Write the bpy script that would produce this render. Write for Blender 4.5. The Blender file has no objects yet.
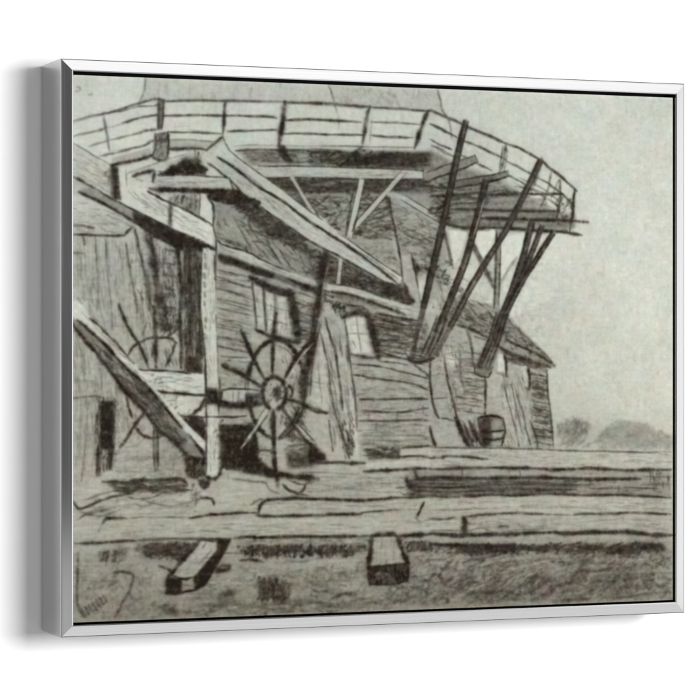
# Framed canvas print of an old windmill sketch, hanging on a white wall.
import bpy, bmesh, math, random
import numpy as np

random.seed(7)
rng = np.random.default_rng(7)
scene = bpy.context.scene
col = scene.collection

# ------------------------------------------------------------------ sizes (metres)
W, H, D = 0.760, 0.6273, 0.087          # outer frame
ZC = 1.5                                # height of the picture centre
RAIL = 0.0133                           # width of a rail seen from the front
RECESS = 0.0030                         # canvas face behind the front of the frame
CX0, CX1 = -W/2 + RAIL + 0.0004, W/2 - RAIL - 0.0016
CZ0, CZ1 = -H/2 + RAIL + 0.0024, H/2 - RAIL - 0.0038
CAM = (-1.1097, -2.875, ZC - 0.00205)
YAW = math.radians(20.9)
FPX = 2647.0                            # focal length in pixels of the 700 px photograph

# ==================================================================
#  THE DRAWING: charcoal strokes and washes rasterised into a tone
#  map of the sheet (values 0..255), later stored as a colour
#  attribute on the dense canvas face.  Tracing coordinates are
#  mapped to the sheet by the plane-to-plane map below.
# ==================================================================
NX, NY = 1150, 975
def to_sheet(p):
    p = np.asarray(p, float).reshape(-1, 2)
    c, s = math.cos(YAW), math.sin(YAW)
    X = (p[:, 0] - 350) / FPX; Z = (350 - p[:, 1]) / FPX
    dx = X * c + s; dy = -X * s + c
    t = (-D + RECESS - CAM[1]) / dy
    x = CAM[0] + dx * t; z = CAM[2] - ZC + Z * t
    u = (x - CX0) / (CX1 - CX0) * (NX - 1)
    v = (CZ1 - z) / (CZ1 - CZ0) * (NY - 1)
    return np.stack([u, v], 1)
_q = to_sheet([[350, 350], [360, 350], [350, 360]])
SC = 0.5 * (np.linalg.norm(_q[1] - _q[0]) + np.linalg.norm(_q[2] - _q[0])) / 10  # texels per tracing unit

def blur(a, r):
    r = int(r)
    if r < 1: return a
    for ax in (0, 1):
        for _ in range(2):
            p = np.pad(a, [(r + 1, r) if k == ax else (0, 0) for k in (0, 1)], mode='edge')
            c = np.cumsum(p, axis=ax)
            n = a.shape[ax]
            hi = np.take(c, np.arange(n) + 2 * r + 1, axis=ax); lo = np.take(c, np.arange(n), axis=ax)
            a = (hi - lo) / (2 * r + 1)
    return a
def resize(a, ny, nx):
    y = np.linspace(0, a.shape[0] - 1, ny); x = np.linspace(0, a.shape[1] - 1, nx)
    y0 = np.minimum(y.astype(int), a.shape[0] - 2); x0 = np.minimum(x.astype(int), a.shape[1] - 2)
    fy = (y - y0)[:, None]; fx = (x - x0)[None, :]
    fy = fy * fy * (3 - 2 * fy); fx = fx * fx * (3 - 2 * fx)
    A = a[y0][:, x0]; B = a[y0][:, x0 + 1]; Cc = a[y0 + 1][:, x0]; Dd = a[y0 + 1][:, x0 + 1]
    return (A * (1 - fx) + B * fx) * (1 - fy) + (Cc * (1 - fx) + Dd * fx) * fy
def noise(cx, cy=None):
    """smooth value noise, cell size in texels"""
    cy = cy or cx
    return resize(rng.standard_normal((max(3, int(NY / cy) + 2), max(3, int(NX / cx) + 2))), NY, NX)

# ---- base wash of the paper
gx = [70, 110, 150, 250, 350, 450, 550, 610, 680]
gy = [70, 140, 200, 260, 320, 380, 440, 500, 560, 626]
tones = [
 [196,199,198,190,187,188,195,194,192],
 [202,203,200,192,186,186,196,196,195],
 [192,190,188,165,150,172,196,197,197],
 [172,170,168,158,155,180,196,200,202],
 [172,170,165,165,165,168,190,196,199],
 [170,170,166,166,165,160,188,193,196],
 [168,168,164,162,164,160,174,184,187],
 [172,172,170,170,164,164,168,168,168],
 [160,158,155,154,154,145,145,144,150],
 [148,144,140,138,136,128,126,128,138]]
tones = np.array(tones, float)
T = np.zeros((NY, NX))
# inverse mapping by a dense lookup: tracing coords of every texel
xs = CX0 + (CX1 - CX0) * np.arange(NX) / (NX - 1)
zs = CZ1 - (CZ1 - CZ0) * np.arange(NY) / (NY - 1)
def inv_map():
    c, s = math.cos(YAW), math.sin(YAW)
    dx = xs - CAM[0]; dy = (-D + RECESS) - CAM[1]
    Xc = dx * c - dy * s; Zc = dx * s + dy * c
    px = 350 + FPX * Xc / Zc
    PX = np.broadcast_to(px[None, :], (NY, NX))
    PY = 350 - FPX * (zs[:, None] + ZC - CAM[2]) / Zc[None, :]
    return PX, PY
PX, PY = inv_map()
ix = np.interp(PX, gx, np.arange(len(gx))); iy = np.interp(PY, gy, np.arange(len(gy)))
x0 = np.minimum(ix.astype(int), len(gx) - 2); y0 = np.minimum(iy.astype(int), len(gy) - 2)
fx = ix - x0; fy = iy - y0
T = (tones[y0, x0] * (1 - fx) + tones[y0, x0 + 1] * fx) * (1 - fy) + (tones[y0 + 1, x0] * (1 - fx) + tones[y0 + 1, x0 + 1] * fx) * fy
T = blur(T, 22)
GRAIN = 0.55 * noise(2.6) + 0.45 * noise(5.5) + 0.25 * noise(2.0, 16) + 0.25 * noise(16, 2.0)
GRAIN = np.clip(1.0 + 0.13 * GRAIN, 0.55, 1.2)
MASS = np.clip(0.94 + 0.10 * noise(16, 10) + 0.08 * noise(6), 0.5, 1.0)
PRESS = np.clip(1.0 + 0.16 * noise(11), 0.5, 1.15)

def smooth(pts, n=7):
    P = np.asarray(pts, float)
    if len(P) < 3: return P
    Q = np.vstack([2 * P[0] - P[1], P, 2 * P[-1] - P[-2]])
    out = []
    for i in range(1, len(Q) - 2):
        for k in range(n):
            t = k / n
            a, b, c, d = Q[i - 1], Q[i], Q[i + 1], Q[i + 2]
            out.append(0.5 * ((2 * b) + (c - a) * t + (2 * a - 5 * b + 4 * c - d) * t * t + (3 * b - a - 3 * c + d) * t ** 3))
    out.append(P[-1])
    return np.array(out)

WS = lambda w: 0.66 + 0.30 * min(1, max(0, (w - 4.2) / 2.4))
AO = 0.93
CH = 0.34 * (0.6 * noise(2.4) + 0.5 * noise(4.2)) 
def L(pts, w=2.5, tone=60, a=0.9, taper=0.35, wob=0.35, straight=False):
    """one charcoal stroke: points in tracing units, width, tone reached, opacity"""
    P = np.asarray(pts, float)
    P = P if straight else smooth(P)
    # subdivide and wobble
    seg = []
    for i in range(len(P) - 1):
        n = max(1, int(np.hypot(*(P[i + 1] - P[i])) / 6))
        for k in range(n): seg.append(P[i] + (P[i + 1] - P[i]) * k / n)
    seg.append(P[-1]); P = np.array(seg)
    ph = rng.uniform(0, 6.28, 4)
    s = np.arange(len(P)) * 6.0
    P = P + wob * np.stack([np.sin(s / 13 + ph[0]) + .6 * np.sin(s / 5.1 + ph[1]), np.sin(s / 11 + ph[2]) + .6 * np.sin(s / 4.7 + ph[3])], 1) * 0.7
    Q = to_sheet(P)
    n = len(Q)
    t = np.linspace(0, 1, n)
    wid = WS(w) * w * SC * 0.5 * (1 + 0.13 * np.sin(s / 8 + ph[1]) + 0.1 * np.sin(s / 3.3 + ph[2]))
    pr = 1 + 0.12 * np.sin(s / 9.0 + ph[3])
    tl = taper * np.minimum(1, np.minimum(t, 1 - t) * n * 6 / (8 + w * 2)) + (1 - taper)
    wid = np.maximum(wid * tl, 0.55); pr = pr * tl
    m = w * SC + 4
    for i0 in range(0, n - 1, 10):
        i1 = min(n - 1, i0 + 10)
        sub = Q[i0:i1 + 1]
        xa = int(max(0, sub[:, 0].min() - m)); xb = int(min(NX, sub[:, 0].max() + m + 1))
        ya = int(max(0, sub[:, 1].min() - m)); yb = int(min(NY, sub[:, 1].max() + m + 1))
        if xb <= xa or yb <= ya: continue
        yy, xx = np.mgrid[ya:yb, xa:xb]
        best = np.zeros(xx.shape)
        for i in range(i0, i1):
            ax, ay = Q[i]; bx, by = Q[i + 1]
            dx, dy = bx - ax, by - ay
            L2 = dx * dx + dy * dy + 1e-9
            h = np.clip(((xx - ax) * dx + (yy - ay) * dy) / L2, 0, 1)
            if i == i0 and i0 > 0: ok = ((xx - ax) * dx + (yy - ay) * dy) >= 0
            else: ok = True
            r2 = (xx - ax - h * dx) ** 2 + (yy - ay - h * dy) ** 2
            sg = (wid[i] * (1 - h) + wid[i + 1] * h) * 0.88
            e = np.minimum(1, 1.22 * np.exp(-(r2 / (2 * sg * sg)))) * (pr[i] * (1 - h) + pr[i + 1] * h) * ok
            best = np.maximum(best, e)
        g = GRAIN[ya:yb, xa:xb] * PRESS[ya:yb, xa:xb]
        al = np.clip(best * a * AO * np.clip(g + CH[ya:yb, xa:xb] * (1.1 - best), 0, 1.3), 0, 1)
        reg = T[ya:yb, xa:xb]
        if tone < 130:   # charcoal only ever darkens
            T[ya:yb, xa:xb] = reg + al * np.minimum(0, tone + 6 - reg)
        else:
            T[ya:yb, xa:xb] = reg + al * (tone - reg)

def mask_poly(poly, soft=0.8):
    Q = to_sheet(poly); m = 3 + int(soft * SC * 3)
    xa = int(max(0, Q[:, 0].min() - m)); xb = int(min(NX, Q[:, 0].max() + m + 1))
    ya = int(max(0, Q[:, 1].min() - m)); yb = int(min(NY, Q[:, 1].max() + m + 1))
    if xb <= xa or yb <= ya: return None
    yy, xx = np.mgrid[ya:yb, xa:xb]
    ins = np.zeros(xx.shape, bool)
    j = len(Q) - 1
    for i in range(len(Q)):
        xi, yi = Q[i]; xj, yj = Q[j]
        if yi != yj:
            ins ^= ((yi > yy) != (yj > yy)) & (xx < (xj - xi) * (yy - yi) / (yj - yi) + xi)
        j = i
    a = blur(ins.astype(float), max(1, round(soft * SC)))
    return a, xa, xb, ya, yb

def P(poly, tone, a=0.9, soft=0.8):
    """a wash (dark) or reserved paper (light) inside a polygon"""
    r = mask_poly(poly, soft)
    if r is None: return
    m, xa, xb, ya, yb = r
    g = GRAIN[ya:yb, xa:xb] * MASS[ya:yb, xa:xb] if tone < 130 else 1.0
    if tone < 90: m = np.clip(m * 1.0, 0, 1) * .6 + .4 * blur(m, 2)
    al = np.clip(m * a * g, 0, 1)
    T[ya:yb, xa:xb] += al * (tone - T[ya:yb, xa:xb])

def inside(poly, x, y):
    c = False; j = len(poly) - 1
    for i in range(len(poly)):
        xi, yi = poly[i]; xj, yj = poly[j]
        if (yi > y) != (yj > y) and x < (xj - xi) * (y - yi) / (yj - yi) + xi: c = not c
        j = i
    return c

def S(poly, n, ang, ln, w=1.6, tone=70, a=0.55, dang=10, curve=0.08):
    """n scribbled hatch marks scattered in a polygon"""
    xs_ = [p[0] for p in poly]; ys_ = [p[1] for p in poly]
    k = 0; tries = 0
    while k < n and tries < n * 30:
        tries += 1
        x = random.uniform(min(xs_), max(xs_)); y = random.uniform(min(ys_), max(ys_))
        if not inside(poly, x, y): continue
        th = math.radians(ang + random.gauss(0, dang)); l = ln * random.uniform(.5, 1.3) / 2
        dx, dy = math.cos(th) * l, -math.sin(th) * l
        if not inside(poly, x + dx * .6, y + dy * .6) or not inside(poly, x - dx * .6, y - dy * .6):
            dx *= .4; dy *= .4
        c = random.gauss(0, curve) * l
        L([(x - dx, y - dy), (x - dy * c / max(l, 1), y + dx * c / max(l, 1)), (x + dx, y + dy)],
          w * random.uniform(.6, 1.3), tone + random.uniform(-15, 15), a * random.uniform(.5, 1.2), wob=.2)
        k += 1

def rect(x0, y0, x1, y1): return [(x0, y0), (x1, y0), (x1, y1), (x0, y1)]

#DRAW_BEGIN
# ------------------------------------------------ tower above the gallery
P([(146,70),(143.7,92),(138,104),(190,100),(285,101),(370,106),(430,110),(447,118),(443,111),(437,84),(437,70)], 180, .7, 1.5)
P([(330,84),(338,106),(430,110),(447,118),(443,111),(437,84)], 172, .45, 2)
S(rect(340,88,430,104), 60, -60, 10, 2.2, 150, .35, 20)
L([(146,74),(145.5,80),(143.7,92),(138.6,104)], 2.2, 110, .7)
L([(437.5,88),(440,100),(443,111),(449,121),(452,139)], 2.4, 105, .75)
L([(328.5,84),(332,95),(336,108),(338.5,119),(339,131)], 2, 100, .7)
L([(387,92),(396,96)], 3, 150, .6); L([(244,85),(258,83)], 3, 165, .5)
S(rect(150,84,430,98), 40, 85, 12, 2.5, 160, .35)
L([(76,88),(80,87),(79,91),(75,91)], 2, 140, .5); L([(89,95),(92,94)], 4, 125, .7)
L([(84,104),(100,109)], 4, 212, .5)
# gallery field between rails, a little brighter
P([(160,104),(285,105),(427,113),(414,145),(240,142),(225,133),(160,130)], 196, .55, 2)
P([(310,136),(345,137),(345,145),(310,145)], 190, .8)
# rails
def rail(pts, w, tone, a=.85):
    L(pts, w, tone, a)
    L([(x + random.uniform(-.7,.7), y + .8 + random.uniform(-.5,.8)) for x, y in pts], w * .5, tone + 15, a * .45)
rail([(72,121.4),(92,116),(104,114)], 2.6, 110, .7)
rail([(100,114.5),(114.6,111),(138.6,103.4),(152,99.5),(162,99)], 2.4, 85)
L([(112,112),(120,111.5),(135,107),(152,106),(160,104)], 2, 95, .7)
rail([(160,101),(190,100.6),(225,100.6),(285,102)], 2.8, 75)
rail([(285,102.5),(310,102.8),(345,105),(370,107)], 3.2, 60)
rail([(370,107),(400,109),(430,111)], 2.8, 78)
rail([(430,110),(449,118),(464,125),(485,134),(505,143)], 3.0, 72)
rail([(505,143),(523,150),(541,160)], 2.8, 72)
rail([(541,159.5),(550,168),(561.5,177),(577,191)], 3.2, 66)
# middle rail
L([(73,136.5),(96,131),(104,129)], 2.6, 110, .7)
L([(104,128),(115,126),(135,120)], 2, 140, .5)
L([(122,123),(136,119),(149,116),(160,115)], 2.6, 85)
rail([(162,115.5),(190,115.3),(232,115.4)], 2.4, 72)
rail([(228,115.5),(264,116.3),(277,118)], 2.6, 72)
rail([(286,120),(310,119.5),(361,121.8)], 2.8, 62)
rail([(371,122),(392,122.5),(420,124.5)], 2.2, 95, .7)
L([(430,124),(440,129),(452,135)], 2.5, 80)
L([(430,123.5),(446,131),(458,138)], 2, 74, .8); L([(464,141),(484,149),(506,160)], 2.9, 80, .85)
L([(506,161),(522,169),(537,177)], 2.8, 86, .8); L([(538,178),(552,186),(563,195),(572,204)], 2.8, 84, .8)
# lower rail
L([(89,146.5),(110,140),(133,135)], 2.4, 115, .7); L([(133,134.5),(146,131),(158,129)], 3, 80)
L([(168,131.8),(190,132.5),(221,133.5)], 2.2, 78); L([(188,129),(222,134)], 1.4, 130, .5)
rail([(227,131.5),(250,130.5),(277,130)], 2.4, 75)
L([(284,133.8),(310,133.7),(346,135),(365,134.6)], 2.4, 72); rail([(370,134.8),(390,137),(413,137.5)], 2.6, 75)
L([(430,139.5),(441,145),(452,150)], 2.4, 80); L([(460,155),(475,162),(492,171)], 2.6, 90, .8); L([(508,175),(524,184),(538,193)], 2.4, 96, .75); L([(540,194),(552,202),(562,210)], 2.4, 92, .75); L([(432,145),(444,151),(456,158)], 2.2, 92, .75)
L([(168,139.6),(190,140),(219,142)], 2, 95, .7); L([(170,127),(190,126)],1.4,150,.5)
L([(431,146),(440,150),(449,156)], 2.2, 105, .7); L([(512,181),(524,188)], 2, 130, .6)
# deck edge
L([(99,156.5),(115,153),(130,149),(146,145)], 2.6, 98, .8); L([(110,151),(126,149)], 2, 140, .5)
L([(111,165),(130,161.5),(146,157.5),(153,155)], 4.2, 48, .9); L([(144,146),(150,142),(156,140)], 3, 80, .7)
P([(112,158),(150,148),(153,154),(112,163)], 150, .5)
L([(169,149.5),(178,148.5),(190,148),(202,148)], 4.4, 45); L([(200,148),(207,150.5),(210.5,156),(217,160)], 3, 62)
L([(222.5,137),(214,143),(206,150)], 2.6, 80); L([(223,137),(226,146),(231,153),(240,161)], 2.4, 95, .8)
P([(170,139),(218,142),(206,148),(170,147)], 162, .7)
# posts of the gallery
L([(104,116),(106,130),(109.5,151)], 3, 110, .75)
P([(158,99),(164.5,99),(164,115),(161.5,130),(157,129)], 92, .85); L([(158.5,99),(158,128)], 2.2, 60, .8); L([(164,99),(162,129)], 1.8, 60, .8)
L([(225.5,101),(224.5,112),(222.5,137)], 3.4, 66)
L([(285,102),(282.5,122),(279,145)], 5.0, 44, wob=.15); 
L([(370,106),(366,122),(362.5,144)], 4.4, 66, .85); L([(372,120),(370,143)], 2, 120, .6)
L([(427.5,111),(421,129),(414.5,148)], 4.6, 48, .92)
# block on the deck at left
P([(154,134),(168,133),(168.5,157),(152,160)], 138, .85)
L([(168,132),(168.5,142),(167.5,157)], 2.8, 48); L([(154,158),(163,161),(168,158)], 3.8, 45); L([(155,133),(156,143),(152,158)], 2, 70, .8)
L([(157,134),(167,132.5)], 3, 48); L([(157,142),(162,139),(167,142)], 2, 75, .7); S(rect(155,134,167,158), 22, 70, 8, 1.6, 85, .5)
# ------------------------------------------------ under the deck: planking and shade
P([(236,150),(310,150),(310,166),(250,168)], 148, .7, 1.5)
L([(233,146.5),(260,145),(310,146.5)], 1.8, 130, .6); L([(236,150.5),(260,150),(310,150)], 3, 66, .8)
S([(240,151),(310,151),(310,163),(252,164)], 60, 0, 18, 1.8, 95, .5, 6)
P([(300,144),(414,147),(432,150),(432,148),(310,143)], 180, .6)
L([(310,146),(360,146.5),(414,147.5)], 1.8, 90, .7); L([(310,149),(345,150.5)], 3, 85, .7)
P([(310,150),(355,151),(432,152),(432,171),(310,166)], 96, .75, 1)
S([(310,151),(430,153),(428,168),(310,164)], 150, 8, 16, 2, 55, .6, 14)
P([(376,152),(432,153),(424,168),(376,166)], 55, .6, 2)
P([(277,144),(285,145.5),(289.5,157),(294,163),(284,161),(279,153)], 48, .9, .6)
P([(340,166),(358,149),(372,150),(369,166)], 52, .85, .8); L([(340,166),(362,147)], 4, 40); L([(358,150),(364,153),(371,150)], 4, 165, .7)
# right deck underside
P([(430,150),(458,165),(478,172),(505,182),(540,205),(575,216),(575,228),(530,234),(500,228),(470,232),(447,226),(430,218),(400,195),(425,178)], 112, .8, 2)
# ------------------------------------------------ tower body under the deck
P([(232,178),(425,179),(440,215),(448,250),(440,300),(402,300),(395,285),(308,236),(250,196)], 150, .75, 2)
P([(262,178),(425,180),(430,193),(310,194),(268,190)], 92, .8, 1.5)
S([(262,179),(428,180),(428,192),(270,192)], 170, 2, 20, 2.2, 62, .55, 8)
P([(240,192),(300,192),(322,215),(330,235),(290,224),(262,204)], 118, .6, 2)
S([(262,192),(360,192),(352,222),(330,236),(300,214)], 170, 5, 14, 1.8, 80, .5, 25)
S([(362,192),(389,198),(392,217),(397,240),(350,238)], 170, 4, 13, 1.8, 72, .5, 18)
S([(392,200),(436,225),(440,260),(425,280),(402,262)], 150, -12, 13, 1.7, 88, .45, 20)
S([(355,238),(397,240),(401,276),(375,258)], 50, 8, 12, 1.5, 105, .4, 20)
P([(391,228),(398,250),(398,262),(393,245)], 185, .5)
L([(389,196),(392,217),(397.4,241),(401,262),(402.6,281)], 2.6, 62, .9); L([(387,196),(388,208)], 7, 62, .8)
L([(425,217),(432,240),(436,262)], 2, 110, .5)
# long beam carrying the deck
P([(225,164),(258,166),(310,167),(424,171),(423,178.5),(380,178.5),(310,177),(258,177),(232,174)], 176, .95, .7)
L([(258,166),(310,166.5),(370,168),(424,171)], 1.8, 60, .85); L([(232,177),(258,178),(310,178),(380,179.5),(423,179.5)], 2.6, 55, .85)
L([(423,170),(424,179)], 3.2, 50)
P([(404,172),(412,171),(412,178),(400,178)], 168, .6)
# light braces
def stick(a, b, w, tone=178, ed=60, ew=1.5, ea=.75):
    ax, ay = a; bx, by = b; l = math.hypot(bx-ax, by-ay); nx, ny = -(by-ay)/l*w/2, (bx-ax)/l*w/2
    P([(ax+nx,ay+ny),(bx+nx,by+ny),(bx-nx,by-ny),(ax-nx,ay-ny)], tone, .95, .5)
    k = 1.12
    L([(ax+nx*k,ay+ny*k),(bx+nx*k,by+ny*k)], ew, ed, ea, wob=.25); L([(ax-nx*k,ay-ny*k),(bx-nx*k,by-ny*k)], ew, ed, ea, wob=.25)
stick((291,176),(311,209),4, 172, 80); stick((311,209),(322,226),4,178,70)
P([(318,214),(326,220),(336,235),(333,236),(319,226)], 186, .85); L([(318,214),(321,226)],2.4,60); L([(334,229),(336,240)],3,60)
stick((404,172),(353,229),5.2, 176, 62); stick((362,179),(349.5,237),5.6, 182, 60)
L([(357,216),(352,232)], 2.4, 48); L([(354,190),(349,212),(346,236)], 2, 58, .8)
stick((402,197),(438,219),5, 165, 62); L([(386,192),(402,196)], 4, 168, .8)
P([(386,193),(404,195),(404,199),(388,197)], 168, .8)
# bracket pieces near tower foot
P([(401,256),(411,254),(420,300),(419,304),(410,298),(404,286)], 164, .9); L([(411,254),(417,280),(421,304)], 2, 60); L([(404,284),(409,297),(414,303)], 4.5, 45)
P([(411,255),(420,268),(417,277),(413,268)], 50, .9); P([(420,277),(429,271),(425,288),(421,302),(418,290)], 186, .9); L([(429,268),(426,290),(422,306)], 3, 58)
S([(414,262),(432,268),(430,274)], 12, -40, 10, 1.6, 90, .5)
# ------------------------------------------------ roof of the low house
P([(215,198),(240,196),(308,242),(395,286),(417,309),(353,288),(310,281),(217,242)], 138, .9, 1.2)
P([(216,190),(240,192),(300,236),(300,248),(262,232),(236,205)], 84, .7, 2.5)
S([(216,194),(244,196),(306,240),(308,256),(270,236),(236,208)], 230, 4, 13, 2, 58, .55, 22)
S([(218,212),(240,214),(310,258),(320,280),(217,238)], 130, -38, 14, 1.8, 82, .5, 20)
P([(219,222),(238,224),(252,246),(222,236)], 168, .65, 1.5)
for a_, b_ in [((243,228),(257,250)),((262,246),(276,262)),((270,240),(284,264)),((252,236),(262,250))]:
    L([a_, b_], 3.2, 170, .65)
for a_, b_ in [((238,226),(252,250)),((267,242),(281,264)),((246,230),(262,232)),((252,241),(264,242)),((225,224),(229,226)),((280,250),(292,270))]:
    L([a_, b_], 2.2, 66, .75)
P([(300,244),(395,286),(412,304),(380,298),(350,288),(316,280),(306,264)], 92, .6, 2)
S([(306,246),(345,262),(398,286),(414,306),(372,296),(322,282)], 190, -18, 12, 2.2, 55, .55, 30)
P([(382,276),(402,284),(412,300),(398,300),(386,292)], 62, .7, 1.5)
# eave: light fascia and dark shadow under
P([(217,240),(248,253),(291,272),(310,279),(310,285),(290,279),(246,261),(216,247)], 180, .95, .6)
P([(327,284),(353,287),(387,299),(417,309),(430,314),(428,317),(405,313),(385,305),(352,294),(328,290)], 176, .95, .6)
P([(310,279),(320,282),(318,288),(310,286)], 178, .9, .6)
L([(217,240),(226,246),(248,252),(262,260),(290,272)], 2.2, 55, .85)
P([(218,253),(241,261),(269,271),(310,285),(318,288),(318,294),(300,291),(268,280),(240,268),(219,262)], 52, .85, .9)
L([(219,256),(241,265),(269,275),(312,289)], 5, 40, .8)
L([(332,291.5),(353,296),(387,308),(405,315)], 4.4, 50, .9); P([(330,293),(354,297),(385,309),(370,311),(340,304)], 88, .7, 1.2)
L([(327,283),(353,287),(387,299)], 1.6, 70, .6)
# small ridge post
stick((341,258),(338,284),4.5,166,58); 
# ------------------------------------------------ centre wall
P([(217,264),(258,276),(318,295),(355,300),(400,314),(430,318),(432,452),(358,456),(217,430)], 158, .6, 1.5)
P([(217,266),(250,276),(252,345),(217,345)], 160, .6, 2)
S([(217,268),(250,280),(250,350),(218,350)], 70, -12, 14, 1.6, 112, .4, 8)
for l in [[(216,276),(233,282.6),(253,289)],[(216,288),(236,294),(255,301)],[(217,324),(238,328)],[(219,347),(246,351)],[(221,356),(248,358)],[(217,300),(252,311)],[(217,336),(240,340)]]:
    L(l, 2, 88, .75)
# wall right of window A
S([(297,298),(318,300),(310,345),(299,340)], 50, -10, 12, 1.6, 100, .45, 8)
for l in [[(296,303),(318,309)],[(298,313),(314,317)],[(298,328),(312,332)],[(280,291),(300,293),(318,300)]]: L(l, 2, 85, .7)
P([(275,272),(300,286),(298,297),(270,284)], 150, .5)
S([(332,300),(398,316),(426,322),(424,352),(380,350),(372,314)], 120, -8, 18, 1.9, 85, .5, 6)
for l in [[(375,313),(396,317),(418,321)],[(372,319),(412,326)],[(377,326),(409,332.5)],[(376,341),(392,340),(408,340)],[(377,333),(405,338)],[(380,352),(409,360),(428,366)],
          [(353,364),(378.6,366.6),(406,372.6),(428,379)],[(354,375),(378,378.6),(413,384),(428,390)],[(359,399.5),(396,399),(428,399)],[(362,410),(387,412.5),(410,411),(428,408)],[(358,421),(396,420.6),(428,420)]]:
    L(l, 2.4, 62, .82)
L([(354,375.3),(364,375.6)],3.6,45); L([(360,399.6),(372,399.4)],3.6,45); L([(418,398),(427,399)],3.4,50)
for x, y in [(397,417),(376,426),(374,441),(423,409),(380,322)]: L([(x,y-3),(x,y+3)], 3, 75, .8)
S([(354,368),(428,382),(428,446),(360,450)], 90, -3, 14, 1.4, 128, .35, 6)
L([(363,433),(374,433)],2,85,.8); L([(396,420),(428,421)],2,90,.7)
# right-hand house
P([(430,352),(440,300),(462,286),(490,300),(508,316),(550,358),(552,368),(546,370),(554,449),(430,447)], 158, .85, 1.2)
P([(462,296),(505,312),(550,360),(546,368),(500,347),(458,326),(440,322)], 138, .6, 1.5)
S([(458,290),(504,312),(546,358),(500,342),(446,322)], 130, -25, 10, 1.7, 82, .5, 35)
for x, y in [(467,316),(474,321),(463,308),(480,318),(470,326)]: L([(x,y),(x+5,y+3)], 3.2, 68, .75)
L([(504,312),(512,324),(526,337),(540,349.5),(552,362)], 2.4, 100, .8)
L([(505,339),(522.6,347.7),(540,356),(552,364)], 3.4, 55); L([(499,347),(513,355),(526,360),(550,367)], 5, 56, .9)
L([(457.6,325.5),(471,329),(488,338)], 3.4, 58); L([(474,336),(486,340)], 2.4, 90)
L([(513,346),(532,354)], 2.5, 172, .7); L([(551,362),(554,366)], 5, 52, .9)
S([(505,350),(545,366),(545,372),(502,360)], 50, -18, 12, 2, 80, .55, 10)
S([(470,345),(485,375),(484,415),(458,415),(450,340)], 60, -6, 10, 1.5, 105, .45, 12)
S([(530,372),(546,374),(553,446),(534,430)], 46, -12, 12, 1.8, 92, .5, 10)
for y in (380,388,396,405,412,420,430,438): L([(531+ (y-380)*.1,y),(547+(y-380)*.08,y+3)], 2, 92, .7)
L([(546.6,370),(548,392),(551,420),(554,449)], 2.4, 70, .85)
P([(500,376),(512,380),(534,446),(505,446)], 172, .7, 1.2); P([(488,376),(500,376),(504,415),(488,415)], 166, .6, 1)
for l, w in [([(504,382),(509,406),(516,430),(519,447)],2),([(516,390.6),(522.6,413),(526,428),(531,446)],2.4),([(511,384),(516,405),(522,432)],1.6),([(530,420),(537,440),(538,448)],3)]:
    L(l, w, 80, .75)
# right windows
P([(447,350),(452,348),(457,354),(458,363),(452,367),(447,362)], 192, .85, 1.4); L([(459,350),(461,362),(458,366)], 2.4, 100, .7)
P([(498,354),(503,354),(505,372),(498,371)], 194, .95, .6); L([(504.5,356),(506,364),(506.5,376)], 3, 48); L([(496,373),(507,377)], 3, 70)
P([(522,367),(526,366),(528.5,386),(524,385)], 188, .85, .6); L([(528.5,368),(529.5,378),(529.5,389)], 3.2, 48); L([(525,388),(530,390)], 3, 66)
# wall shading lines around x 430..485
L([(430,362),(430,378),(433.4,406),(438.6,418)], 3, 55); L([(438.6,418),(447,419),(454,421)], 2.2, 78)
L([(444,361),(449,385),(454,406),(459,424)], 2.8, 62); L([(455,362),(462,380),(465,396)], 2, 100, .7)
L([(467,330),(471,344),(473,366)], 3.6, 68, .8); L([(470,332),(472,350)], 3, 90, .6)
for l in [[(432,399),(447,398)],[(455,396),(468,399)],[(466,383),(482,381)],[(466,390),(482,388)],[(470,402),(482,402)],[(432,376),(440,374)],[(462,410),(472,412)],[(466,372),(478,374)]]: L(l, 2.2, 85, .75)
S([(447,370),(463,372),(466,410),(455,410)], 30, -80, 10, 1.5, 115, .5, 8)
P([(433,420),(452,421),(462,445),(436,446)], 160, .7)
L([(430,427),(433,440),(436,448)], 3.6, 45); L([(455,418),(462.6,434),(469.4,447.4)], 5, 42); L([(469,421),(475,434),(481,444)], 4.4, 45)
L([(462,420),(468,432),(474,446)], 2.4, 75, .7); S([(456,420),(482,420),(484,446),(468,446)], 50, -65, 12, 1.8, 62, .5, 15)
L([(485,374),(485.5,395),(485,417)], 3.2, 50)
# barrel
P([(478,419),(481,416),(500,416),(503,419),(504,434),(502,446),(484,447),(479,436)], 120, .9, .8)
P([(478,418),(490,417),(491,446),(484,446),(479,436)], 54, .8, 1)
P([(491,421),(502,420),(502,430),(492,430)], 142, .9); P([(492,432),(503,432),(502,437),(493,437)], 172, .8); P([(492,440),(502,439),(501,445),(493,446)], 160, .8)
L([(479,418),(490,415.5),(502,418)], 3, 40); L([(480,431),(492,432),(504,430)], 2.4, 48); L([(480,438),(492,440),(503,438)], 2.6, 42); L([(503,418),(505,432),(502,446)], 2.6, 52)
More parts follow.
